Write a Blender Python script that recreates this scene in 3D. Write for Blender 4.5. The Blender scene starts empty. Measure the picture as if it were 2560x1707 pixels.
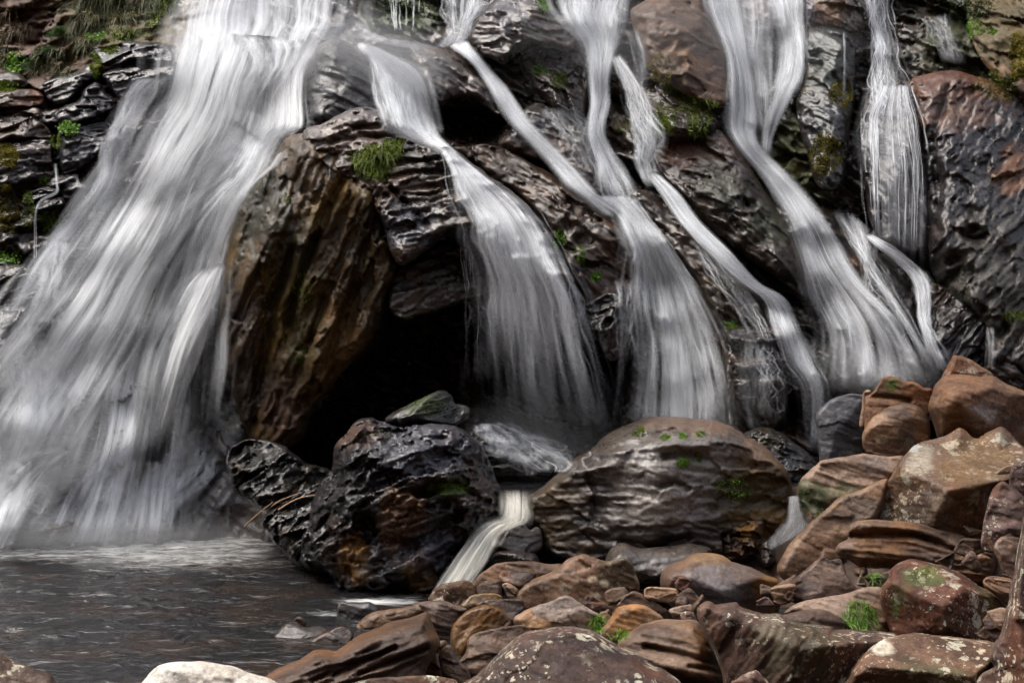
import bpy, math, random
import numpy as np
from mathutils import Vector

# ------------------------------------------------------------------ camera, sky, sun, exposure
SC = bpy.context.scene
F, H, PYH = 3517.0, 2.2, 650.0          # focal length in photo pixels, eye height, horizon row
cam_d = bpy.data.cameras.new("camera"); cam = bpy.data.objects.new("camera", cam_d)
SC.collection.objects.link(cam)
cam.location = (0, 0, H); cam.rotation_euler = (math.radians(90), 0, 0)
cam_d.sensor_width = 36.0; cam_d.lens = F / 2560 * 36.0
cam_d.shift_y = -(853.5 - PYH) / 2560
cam_d.clip_start = 0.05; cam_d.clip_end = 500
SC.camera = cam

SUN_EL, SUN_ROT = math.radians(63), math.radians(280)
world = bpy.data.worlds.new("World"); SC.world = world; world.use_nodes = True
wn = world.node_tree
sky = wn.nodes.new("ShaderNodeTexSky"); sky.sky_type = 'NISHITA'; sky.sun_disc = False
sky.sun_elevation = SUN_EL; sky.sun_rotation = SUN_ROT; sky.air_density = 1.0; sky.dust_density = 3.0
wn.nodes["Background"].inputs[1].default_value = 0.15
hs = wn.nodes.new("ShaderNodeHueSaturation"); hs.inputs["Saturation"].default_value = .45      # thin cloud: a paler sky
wn.links.new(sky.outputs[0], hs.inputs["Color"]); wn.links.new(hs.outputs[0], wn.nodes["Background"].inputs[0])
sun_d = bpy.data.lights.new("sun", 'SUN'); sun_d.energy = 1.5; sun_d.angle = math.radians(42); sun_d.color = (1, .93, .84)
sun = bpy.data.objects.new("sun", sun_d); SC.collection.objects.link(sun)
sd_ = Vector((math.sin(SUN_ROT) * math.cos(SUN_EL), math.cos(SUN_ROT) * math.cos(SUN_EL), math.sin(SUN_EL)))
sun.rotation_euler = sd_.to_track_quat('Z', 'Y').to_euler()
SC.view_settings.view_transform = 'Standard'; SC.view_settings.look = 'None'
SC.view_settings.exposure = 1.2; SC.view_settings.gamma = 1.0
SC.cycles.use_denoising = True
SC.cycles.use_adaptive_sampling = True; SC.cycles.adaptive_threshold = 0.035; SC.cycles.adaptive_min_samples = 16
SC.cycles.caustics_reflective = False; SC.cycles.caustics_refractive = False
SC.cycles.transparent_max_bounces = 24
SC.cycles.max_bounces = 4; SC.cycles.diffuse_bounces = 2; SC.cycles.glossy_bounces = 2
SC.cycles.sample_clamp_indirect = 4.0

# ------------------------------------------------------------------ number helpers
rng0 = np.random.RandomState(7)
_perm = rng0.permutation(256); _perm = np.concatenate([_perm, _perm, _perm]).astype(np.int64)
_g = rng0.normal(size=(256, 3)); _g /= np.linalg.norm(_g, axis=1)[:, None]

def perlin(P):
    P = np.asarray(P, float)
    I = np.floor(P).astype(np.int64); f = P - I; I &= 255
    u = f * f * f * (f * (f * 6 - 15) + 10)
    out = 0
    for dx in (0, 1):
        wx = u[:, 0] if dx else 1 - u[:, 0]
        a = _perm[(I[:, 0] + dx) & 255]
        for dy in (0, 1):
            wy = u[:, 1] if dy else 1 - u[:, 1]
            b = _perm[a + ((I[:, 1] + dy) & 255)]
            for dz in (0, 1):
                wz = u[:, 2] if dz else 1 - u[:, 2]
                g = _g[_perm[b + ((I[:, 2] + dz) & 255)]]
                d = g[:, 0] * (f[:, 0] - dx) + g[:, 1] * (f[:, 1] - dy) + g[:, 2] * (f[:, 2] - dz)
                out = out + wx * wy * wz * d
    return out * 1.6

def fbm(P, o=4, gain=.5):
    s = 0; a = 1.0; n = 0
    for k in range(o):
        s = s + a * perlin(P * (2.03 ** k) + 17.3 * k); n += a; a *= gain
    return s / n

def ridged(P, o=3):
    s = 0; a = 1.0; n = 0
    for k in range(o):
        s = s + a * (1 - 2 * np.abs(perlin(P * (2.03 ** k) + 9.1 * k))); n += a; a *= .5
    return s / n

def worley(P):
    I = np.floor(P).astype(np.int64); f = P - I
    best = np.full(len(P), 9.0)
    for dx in (-1, 0, 1):
        for dy in (-1, 0, 1):
            for dz in (-1, 0, 1):
                h = _perm[_perm[_perm[(I[:, 0] + dx) & 255] + ((I[:, 1] + dy) & 255)] + ((I[:, 2] + dz) & 255)]
                q = np.stack([dx + .5 + .5 * _g[h, 0], dy + .5 + .5 * _g[h, 1], dz + .5 + .5 * _g[h, 2]], 1)
                best = np.minimum(best, ((f - q) ** 2).sum(1))
    return np.sqrt(best)

def fracture(P, o=2):
    out = 0; a = 1.0
    for k in range(o):
        Q = P * (2.3 ** k) + 5.1 * k
        I = np.floor(Q).astype(np.int64); f = Q - I
        best = np.full(len(P), 9.0); val = np.zeros(len(P))
        for dx in (-1, 0, 1):
            for dy in (-1, 0, 1):
                for dz in (-1, 0, 1):
                    h = _perm[_perm[_perm[(I[:, 0] + dx) & 255] + ((I[:, 1] + dy) & 255)] + ((I[:, 2] + dz) & 255)]
                    v = f - np.stack([dx + .5 + .5 * _g[h, 0], dy + .5 + .5 * _g[h, 1], dz + .5 + .5 * _g[h, 2]], 1)
                    d = (v ** 2).sum(1); m = d < best
                    best = np.where(m, d, best)
                    g2 = _g[_perm[h + 91]]
                    val = np.where(m, (v * g2).sum(1) * 1.3 + .45 * g2[:, 0], val)
        out = out + a * val; a *= .42
    return out

def sm(a, b, x): 
    t = np.clip((x - a) / (b - a), 0, 1); return t * t * (3 - 2 * t)

ZT = {'A': (0, 0, 2.24), 'B': (800, 0, 2.24), 'C': (1660, 0, 2.24), 'D': (0, 600, 2.24), 'E': (500, 600, 2.24), 'F': (1000, 500, 2.24),
      'G': (1660, 600, 2.24), '1': (0, 1200, 3.093), '2': (600, 1300, 3.853), '3': (1060, 1300, 3.853), '4': (1560, 1300, 3.853),
      '5': (1960, 1300, 3.853), '6': (1960, 850, 3.137), '7': (700, 950, 2.851), '8': (1260, 1000, 2.94), 'V': (0, 0, .91875)}
def Z(k, *flat):
    ox, oy, s = ZT[k]
    a = np.array(flat, float).reshape(-1, 2)
    return a / s + (ox, oy)

def catmull(pts, n=5, closed=True):
    p = np.asarray(pts, float); N = len(p); out = []
    rng = range(N) if closed else range(N - 1)
    for i in rng:
        if closed: p0, p1, p2, p3 = p[(i - 1) % N], p[i], p[(i + 1) % N], p[(i + 2) % N]
        else: p0, p1, p2, p3 = p[max(i - 1, 0)], p[i], p[i + 1], p[min(i + 2, N - 1)]
        for k in range(n):
            t = k / n
            out.append(.5 * (2 * p1 + (p2 - p0) * t + (2 * p0 - 5 * p1 + 4 * p2 - p3) * t * t + (3 * p1 - p0 - 3 * p2 + p3) * t ** 3))
    if not closed: out.append(p[-1])
    return np.array(out)

def seg_dist(Q, A, B):
    d = B - A; L = (d * d).sum() + 1e-9
    t = np.clip(((Q - A) @ d) / L, 0, 1)
    C = A + t[:, None] * d
    return ((Q - C) ** 2).sum(1), C

def poly_dist(Q, pts):
    best = np.full(len(Q), 1e18)
    for i in range(len(pts) - 1):
        d, _ = seg_dist(Q, pts[i], pts[i + 1]); best = np.minimum(best, d)
    return np.sqrt(best)

def outline_sd(Q, O):
    best = np.full(len(Q), 1e18); near = np.zeros_like(Q); ins = np.zeros(len(Q), bool); N = len(O)
    for i in range(N):
        A, B = O[i], O[(i + 1) % N]
        d, C = seg_dist(Q, A, B); m = d < best
        best[m] = d[m]; near[m] = C[m]
        if A[1] != B[1]:
            c = (A[1] > Q[:, 1]) != (B[1] > Q[:, 1])
            xi = (B[0] - A[0]) * (Q[:, 1] - A[1]) / (B[1] - A[1]) + A[0]
            ins ^= c & (Q[:, 0] < xi)
    d = np.sqrt(best)
    return np.where(ins, d, -d), near

def world_pts(px, py, Y):
    return np.stack([(px - 1280) / F * Y, Y, H - (py - PYH) / F * Y], 1)

# depth raster of what has been built so far (4 px cells), used to lay water and plants on the rock
RW, RH, RG = 2860 // 4, 1900 // 4, 4.0
ROX, ROY = -150.0, -120.0
zbuf = np.full((RH, RW), 99.0)
def z_put(px, py, Y):
    i = np.round((px - ROX) / RG).astype(int); j = np.round((py - ROY) / RG).astype(int)
    m = (i >= 0) & (i < RW) & (j >= 0) & (j < RH)
    np.minimum.at(zbuf, (j[m], i[m]), Y[m])
def z_get(px, py, buf=None):
    b = zbuf if buf is None else buf
    x = np.clip((px - ROX) / RG, 0, RW - 1.001); y = np.clip((py - ROY) / RG, 0, RH - 1.001)
    i = x.astype(int); j = y.astype(int); fx = x - i; fy = y - j
    return (b[j, i] * (1 - fx) + b[j, i + 1] * fx) * (1 - fy) + (b[j + 1, i] * (1 - fx) + b[j + 1, i + 1] * fx) * fy

# ------------------------------------------------------------------ mesh helper
def make_mesh(name, V, Fq, mat, attrs=None, uv=None, parent=None, smooth=True, loc=None):
    me = bpy.data.meshes.new(name)
    V = np.asarray(V, np.float32)
    if loc is None: loc = V.mean(0); loc[2] = V[:, 2].min()
    loc = np.asarray(loc, np.float32)
    k = Fq.shape[1]
    me.vertices.add(len(V)); me.vertices.foreach_set("co", (V - loc).ravel())
    me.loops.add(Fq.size); me.loops.foreach_set("vertex_index", Fq.astype(np.int32).ravel())
    me.polygons.add(len(Fq)); me.polygons.foreach_set("loop_start", np.arange(0, Fq.size, k, dtype=np.int32))
    me.polygons.foreach_set("loop_total", np.full(len(Fq), k, np.int32))
    if smooth: me.polygons.foreach_set("use_smooth", np.ones(len(Fq), bool))
    me.update(calc_edges=True)
    for an, arr in (attrs or {}).items():
        arr = np.asarray(arr, np.float32)
        if arr.ndim == 2:
            a = me.attributes.new(an, 'FLOAT_COLOR', 'POINT')
            a.data.foreach_set("color", np.concatenate([arr, np.ones((len(arr), 1), np.float32)], 1).ravel())
        else:
            a = me.attributes.new(an, 'FLOAT', 'POINT'); a.data.foreach_set("value", arr)
    if uv is not None:
        l = me.uv_layers.new(name="UVMap"); l.data.foreach_set("uv", np.asarray(uv, np.float32)[Fq.ravel()].ravel())
    me.validate()
    o = bpy.data.objects.new(name, me); SC.collection.objects.link(o)
    me.materials.append(mat)
    if parent is not None: o.parent = parent; o.location = Vector(loc) - parent.location
    else: o.location = loc
    return o

def tag(o, label, cat, group=None, kind=None):
    if label: o["label"] = label
    if cat: o["category"] = cat
    if group: o["group"] = group
    if kind: o["kind"] = kind
    return o

# ------------------------------------------------------------------ materials
def new_mat(n):
    m = bpy.data.materials.new(n); m.use_nodes = True; t = m.node_tree; t.nodes.clear(); return m, t
class NB:
    def __init__(s, t): s.t = t
    def n(s, ty, **kw):
        x = s.t.nodes.new(ty)
        for k, v in kw.items():
            if k[0] == '_': x.inputs[int(k[1:])].default_value = v
            else: setattr(x, k, v)
        return x
    def l(s, a, b): s.t.links.new(a, b)
    def math(s, op, a, b=None, clamp=False):
        x = s.n("ShaderNodeMath", operation=op, use_clamp=clamp)
        for i, v in enumerate((a, b)):
            if v is None: continue
            if isinstance(v, (int, float)): x.inputs[i].default_value = v
            else: s.l(v, x.inputs[i])
        return x.outputs[0]
    def ramp(s, v, a, b, lo=0.0, hi=1.0):
        x = s.n("ShaderNodeMapRange", interpolation_type='SMOOTHSTEP')
        s.l(v, x.inputs[0]); x.inputs[1].default_value = a; x.inputs[2].default_value = b
        x.inputs[3].default_value = lo; x.inputs[4].default_value = hi
        return x.outputs[0]
    def mix(s, f, a, b, mode='MIX'):
        x = s.n("ShaderNodeMix", data_type='RGBA', blend_type=mode)
        for i, v in ((0, f), (6, a), (7, b)):
            if isinstance(v, (int, float)): x.inputs[i].default_value = v
            elif isinstance(v, tuple): x.inputs[i].default_value = (*v, 1)
            else: s.l(v, x.inputs[i])
        return x.outputs[2]
    def noise(s, vec, scale, detail=5, rough=.55, dist=0):
        x = s.n("ShaderNodeTexNoise"); s.l(vec, x.inputs["Vector"])
        x.inputs["Scale"].default_value = scale; x.inputs["Detail"].default_value = detail
        x.inputs["Roughness"].default_value = rough; x.inputs["Distortion"].default_value = dist
        return x
    def attr(s, name): return s.n("ShaderNodeAttribute", attribute_name=name)

def rock_material():
    m, t = new_mat("rock"); b = NB(t)
    pos = b.n("ShaderNodeNewGeometry").outputs["Position"]
    col = b.attr("Col").outputs["Color"]; rgh = b.attr("Rgh").outputs["Fac"]; lic = b.attr("Lic").outputs["Fac"]; wet = b.attr("Wet").outputs["Fac"]
    nA = b.noise(pos, 42, 5, .7)
    k = b.ramp(nA.outputs["Fac"], .28, .72, .68, 1.32)
    c = b.n("ShaderNodeVectorMath", operation='SCALE'); b.l(col, c.inputs[0]); b.l(k, c.inputs["Scale"])
    nB = b.noise(pos, 13, 5, .6)
    dark = b.ramp(nB.outputs["Fac"], .52, .72, 0, .45)
    c2 = b.mix(dark, c.outputs[0], (.025, .018, .014))
    # lichen: irregular pale spots of several sizes
    nd = b.noise(pos, 30, 4, .6)
    sub = b.n("ShaderNodeVectorMath", operation='SUBTRACT'); b.l(nd.outputs["Color"], sub.inputs[0]); sub.inputs[1].default_value = (.5, .5, .5)
    scl = b.n("ShaderNodeVectorMath", operation='SCALE'); b.l(sub.outputs[0], scl.inputs[0]); scl.inputs["Scale"].default_value = .075
    add = b.n("ShaderNodeVectorMath", operation='ADD'); b.l(pos, add.inputs[0]); b.l(scl.outputs[0], add.inputs[1])
    tot = None
    for sc_, lo in ((9, .0), (22, .05), (48, .0)):
        v = b.n("ShaderNodeTexVoronoi", feature='F1'); b.l(add.outputs[0], v.inputs["Vector"]); v.inputs["Scale"].default_value = sc_
        r = b.n("ShaderNodeSeparateColor"); b.l(v.outputs["Color"], r.inputs[0])
        rad = b.ramp(r.outputs[0], .45, 1.0, 0.0, .50)
        df = b.math('SUBTRACT', rad, v.outputs["Distance"])
        mk = b.ramp(df, .0, .06)
        tot = mk if tot is None else b.math('MAXIMUM', tot, mk)
        if sc_ == 9: tint = r.outputs[1]
    nl = b.noise(pos, 3.2, 3, .5)
    area = b.ramp(nl.outputs["Fac"], .40, .56)
    edge = b.ramp(nA.outputs["Fac"], .36, .52)
    lm = b.math('MULTIPLY', b.math('MULTIPLY', tot, area), b.math('MULTIPLY', edge, lic), clamp=True)
    lcol = b.mix(tint, (.52, .43, .31), (.40, .41, .32))
    c3 = b.mix(lm, c2, lcol)
    p = b.n("ShaderNodeBsdfPrincipled"); b.l(c3, p.inputs["Base Color"])
    rr = b.math('ADD', rgh, b.ramp(nB.outputs["Fac"], .3, .7, -.10, .14), clamp=True)
    b.l(b.math('MAXIMUM', rr, lm), p.inputs["Roughness"])
    b.l(b.math("MULTIPLY", wet, .6), p.inputs["Coat Weight"])
    bc = b.n("ShaderNodeBump"); bc.inputs["Strength"].default_value = .22; bc.inputs["Distance"].default_value = .022; p.inputs["Coat Roughness"].default_value = .25; p.inputs["Coat IOR"].default_value = 1.5
    p.inputs["Specular IOR Level"].default_value = .25
    nC = b.noise(pos, 26, 5, .66)
    bp = b.n("ShaderNodeBump"); bp.inputs["Strength"].default_value = .5; bp.inputs["Distance"].default_value = .022
    hgt = b.math('ADD', nC.outputs["Fac"], b.math('MULTIPLY', lm, .12)); b.l(hgt, bp.inputs["Height"])
    b.l(bp.outputs[0], p.inputs["Normal"]); b.l(hgt, bc.inputs["Height"]); b.l(bc.outputs[0], p.inputs["Coat Normal"])
    o = b.n("ShaderNodeOutputMaterial"); b.l(p.outputs[0], o.inputs[0]); return m

def leaf_material():
    m, t = new_mat("leaf"); b = NB(t)
    col = b.attr("Col").outputs["Color"]
    pos = b.n("ShaderNodeNewGeometry").outputs["Position"]
    nz = b.noise(pos, 30, 3)
    k = b.ramp(nz.outputs["Fac"], .3, .7, .65, 1.35)
    c = b.n("ShaderNodeVectorMath", operation='SCALE'); b.l(col, c.inputs[0]); b.l(k, c.inputs["Scale"])
    d = b.n("ShaderNodeBsdfPrincipled"); b.l(c.outputs[0], d.inputs["Base Color"]); d.inputs["Roughness"].default_value = .55
    tr = b.n("ShaderNodeBsdfTranslucent"); b.l(c.outputs[0], tr.inputs[0])
    mx = b.n("ShaderNodeMixShader"); mx.inputs[0].default_value = .3; b.l(d.outputs[0], mx.inputs[1]); b.l(tr.outputs[0], mx.inputs[2])
    o = b.n("ShaderNodeOutputMaterial"); b.l(mx.outputs[0], o.inputs[0]); return m

def water_material(name, tint=(.86, .89, .90)):
    m, t = new_mat(name); b = NB(t)
    al = b.attr("Alp").outputs["Fac"]
    uv = b.n("ShaderNodeUVMap")
    mp = b.n("ShaderNodeMapping"); b.l(uv.outputs[0], mp.inputs[0]); mp.inputs["Scale"].default_value = (44, .9, 1)
    nz = b.noise(mp.outputs[0], 1.0, 1, .6)
    k = b.ramp(nz.outputs["Fac"], .28, .68, .68, 1.15)
    a = b.math('MULTIPLY', al, k, clamp=True)
    tcol = b.attr("Col").outputs["Color"]
    d = b.n("ShaderNodeBsdfDiffuse"); tr = b.n("ShaderNodeBsdfTranslucent")
    b.l(tcol, d.inputs[0]); b.l(tcol, tr.inputs[0])
    wmx = b.n("ShaderNodeMixShader"); wmx.inputs[0].default_value = .28; b.l(d.outputs[0], wmx.inputs[1]); b.l(tr.outputs[0], wmx.inputs[2])
    tp = b.n("ShaderNodeBsdfTransparent")
    mx = b.n("ShaderNodeMixShader"); b.l(a, mx.inputs[0]); b.l(tp.outputs[0], mx.inputs[1]); b.l(wmx.outputs[0], mx.inputs[2])
    o = b.n("ShaderNodeOutputMaterial"); b.l(mx.outputs[0], o.inputs[0]); return m

def pool_material():
    m, t = new_mat("pool_water"); b = NB(t)
    pos = b.n("ShaderNodeNewGeometry").outputs["Position"]
    foam = b.attr("Foam").outputs["Fac"]
    mp = b.n("ShaderNodeMapping"); b.l(pos, mp.inputs[0]); mp.inputs["Scale"].default_value = (1, 2.0, 1)
    n1 = b.noise(mp.outputs[0], 3.4, 4, .55, 1.0); n2 = b.noise(mp.outputs[0], 12, 3, .5)
    bed = b.noise(pos, 2.2, 4)
    base = b.mix(b.ramp(bed.outputs["Fac"], .45, .65), (.015, .014, .014), (.026, .019, .015))
    mpf = b.n("ShaderNodeMapping"); b.l(pos, mpf.inputs[0]); mpf.inputs["Scale"].default_value = (1, 3.5, 1)
    nf = b.noise(mpf.outputs[0], 5, 6, .65, .8)
    fm = b.ramp(b.math('ADD', foam, b.math('SUBTRACT', nf.outputs["Fac"], .5)), .35, 1.05)
    c = b.mix(fm, base, (.62, .62, .60))
    p = b.n("ShaderNodeBsdfPrincipled"); b.l(c, p.inputs["Base Color"])
    b.l(b.ramp(fm, 0, 1, .11, .8), p.inputs["Roughness"]); p.inputs["IOR"].default_value = 1.33
    bp = b.n("ShaderNodeBump"); bp.inputs["Strength"].default_value = 1.0; bp.inputs["Distance"].default_value = .04
    b.l(b.math('ADD', n1.outputs["Fac"], b.math('MULTIPLY', n2.outputs["Fac"], .12)), bp.inputs["Height"]); b.l(bp.outputs[0], p.inputs["Normal"])
    o = b.n("ShaderNodeOutputMaterial"); b.l(p.outputs[0], o.inputs[0]); return m

def bark_material():
    m, t = new_mat("dead_wood"); b = NB(t)
    pos = b.n("ShaderNodeNewGeometry").outputs["Position"]; nz = b.noise(pos, 60, 5)
    c = b.mix(nz.outputs["Fac"], (.16, .07, .03), (.42, .27, .15))
    p = b.n("ShaderNodeBsdfPrincipled"); b.l(c, p.inputs["Base Color"]); p.inputs["Roughness"].default_value = .7
    o = b.n("ShaderNodeOutputMaterial"); b.l(p.outputs[0], o.inputs[0]); return m

M_ROCK, M_LEAF, M_WATER, M_POOL, M_WOOD = rock_material(), leaf_material(), water_material("falling_water"), pool_material(), bark_material()

# ------------------------------------------------------------------ rock colours
STY = {  # dark, light, patch colour, patch amount, roughness, wet coat, lichen
 'wet':    ((.0085, .006, .0045), (.044, .030, .022), (.060, .029, .014), .50, .33, .75, 0),
 'slate':  ((.0075, .006, .006), (.030, .025, .025), (.034, .021, .014), .42, .33, .75, 0),
 'black':  ((.008, .007, .006), (.028, .025, .023), (.034, .024, .009), .4, .32, .75, 0),
 'silver': ((.012, .009, .007), (.074, .057, .045), (.060, .034, .020), .48, .30, .85, 0),
 'rust':   ((.015, .008, .005), (.062, .034, .019), (.090, .036, .013), .45, .38, .6, 0),
 'algae':  ((.020, .014, .006), (.080, .046, .017), (.105, .060, .013), .5, .46, .25, 0),
 'brown':  ((.046, .023, .013), (.140, .076, .044), (.105, .043, .018), .45, .58, .12, .55),
 'tan':    ((.090, .050, .030), (.285, .180, .113), (.22, .105, .036), .40, .48, .2, .12),
 'clay':   ((.050, .028, .018), (.165, .097, .061), (.165, .078, .031), .45, .52, .18, .25),
 'purple': ((.030, .017, .014), (.115, .067, .053), (.10, .040, .021), .45, .65, 0, .9),
 'red':    ((.028, .010, .006), (.090, .034, .019), (.045, .042, .010), .45, .62, 0, .8),
 'ochre':  ((.075, .033, .009), (.230, .118, .038), (.28, .18, .09), .4, .28, .7, 0),
 'grey':   ((.028, .023, .021), (.080, .067, .059), (.07, .046, .030), .4, .40, .6, 0),
 'white':  ((.36, .29, .21), (.60, .52, .42), (.18, .09, .045), .30, .65, 0, 0),
 'earth':  ((.040, .021, .012), (.130, .070, .042), (.06, .055, .018), .4, .8, 0, 0),
}
def aniso(P, nvec, f, k):
    h = P @ nvec
    return P * f + np.outer(h, nvec) * (f * (k - 1))

def rock_colour(P, sty, seed, nvec, spots=(), px=None, py=None):
    dk, lt, pc, pa, rg, wt, lc = STY[sty]
    dk, lt, pc = map(np.array, (dk, lt, pc))
    Q = P + seed * 3.7
    n1 = fbm(Q * 1.6, 3); n2 = fbm(aniso(Q, nvec, 2.2, 7.0), 4); n3 = fbm(Q * 9, 3)
    t = sm(-.55, .55, n1 * .45 + n2 * .8 + n3 * .25)
    C = dk + (lt - dk) * t[:, None]
    pm = sm(.30 - .5 * pa, .62 - .5 * pa, fbm(Q * 2.1 + 40, 4)) * .85
    C = C * (1 - pm[:, None]) + (pc * (.65 + .7 * t[:, None])) * pm[:, None]
    R = np.full(len(P), rg) + .10 * n3; W = np.full(len(P), wt) * sm(-.5, .2, n1 + .4 * n3 + .1); L = np.full(len(P), lc)
    for s in spots:                       # (px, py, rx, ry, colour, strength[, wet, lichen])
        cx, cy, rx, ry, cc, st = s[:6]
        d = np.sqrt(((px - cx) / rx) ** 2 + ((py - cy) / ry) ** 2) + .55 * n3 + .5 * n2
        k = sm(1.15, .6, d) * st
        C = C * (1 - k[:, None]) + np.array(cc) * (.7 + .6 * t[:, None]) * k[:, None]
        if len(s) > 6: W = W * (1 - k) + s[6] * k; R = R * (1 - k) + (.62 - .4 * s[6]) * k
        if len(s) > 7: L = L * (1 - k) + s[7] * k
    return C, np.clip(R, .12, .95), np.clip(W, 0, 1), L

# ------------------------------------------------------------------ the cliff: smooth base shape first (used by the ledges too)
_py = np.array([-1200, -400, 0, 300, 600, 900, 1200, 1430, 1800], float)
_yy = np.array([20.0, 15.6, 14.2, 13.2, 12.4, 11.8, 11.3, 10.95, 10.6])
CAVE = catmull(Z('V', 640,1000, 720,960, 800,850, 880,760, 900,690, 1000,700, 1100,690, 1200,700, 1330,720, 1440,760, 1440,900, 1400,1020, 1250,1010, 1100,980, 1060,1060, 900,1080, 760,1100, 640,1090), 4)
CAVE2 = catmull(Z('B', 640,600, 760,570, 900,600, 1030,660, 1010,740, 900,800, 760,800, 650,720), 4)
def base_relief(px, py):
    Y = np.interp(py, _py, _yy)
    Y = Y - .25 * sm(500, 100, px) + .0 * px
    Y = Y - .35 * sm(2000, 2600, px) * sm(1500, 300, py) * .6
    # shelf under the tall left fall
    Y = Y - .55 * sm(60, 160, py) * sm(1000, 300, py) * np.exp(-((px - 560) / 260) ** 2)
    return Y
def relief(px, py):
    Q = np.stack([px, py], 1)
    Y = base_relief(px, py)
    for poly, dep, soft in ((CAVE, 1.5, 60), (CAVE2, .8, 40)):
        d, _ = outline_sd(Q, poly); Y = Y + dep * sm(-10, soft, d)
    return Y

ROCKS = []
def strata_vec(sa): 
    a = math.radians(sa); v = np.array([math.sin(a), .25, math.cos(a)]); return v / np.linalg.norm(v)

def displace(P, seed, nvec, amp, sfreq, samp, pits, frac=0., ff=2.2):
    Q = P + seed * 1.93
    d = amp * (fbm(Q * 1.7, 3) * 1.1 + fbm(Q * 6.5, 4) * .45)
    if samp:
        w = fbm(Q * .9, 3)
        h = (Q @ nvec) * sfreq + 2.4 * w + .5 * fbm(Q * 5, 2)
        fr = h - np.floor(h)
        saw = np.where(fr < .82, fr / .82, (1 - fr) / .18) - .5
        gate = sm(-.15, .35, fbm(Q * 1.4 + 31, 3))
        h2 = (Q @ nvec) * sfreq * 3.1 + 3.0 * w + .4 * fbm(Q * 7, 2); f2 = h2 - np.floor(h2)
        d = d + samp * .34 * (np.where(f2 < .8, f2 / .8, (1 - f2) / .2) - .5) * sm(-.3, .3, fbm(Q * 2.2 + 71, 2))
        d = d + samp * (.8 * saw * gate + 1.1 * fbm(aniso(Q, nvec, 2.0, 6.0), 4))
    if frac:
        wv = np.stack([fbm(Q * 3, 2), fbm(Q * 3 + 20, 2), fbm(Q * 3 + 40, 2)], 1)
        d = d + frac * fracture(aniso(Q, nvec, ff, 2.4) + .16 * wv, 3)
    if pits:
        w = worley(Q * 6.5 + .35 * np.stack([fbm(Q * 5, 2)] * 3, 1))
        w2 = worley(Q * 14 + .3)
        d = d - pits * (sm(.62, .15, w) - .3) - pits * .35 * sm(.6, .2, w2)
    return d

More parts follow.
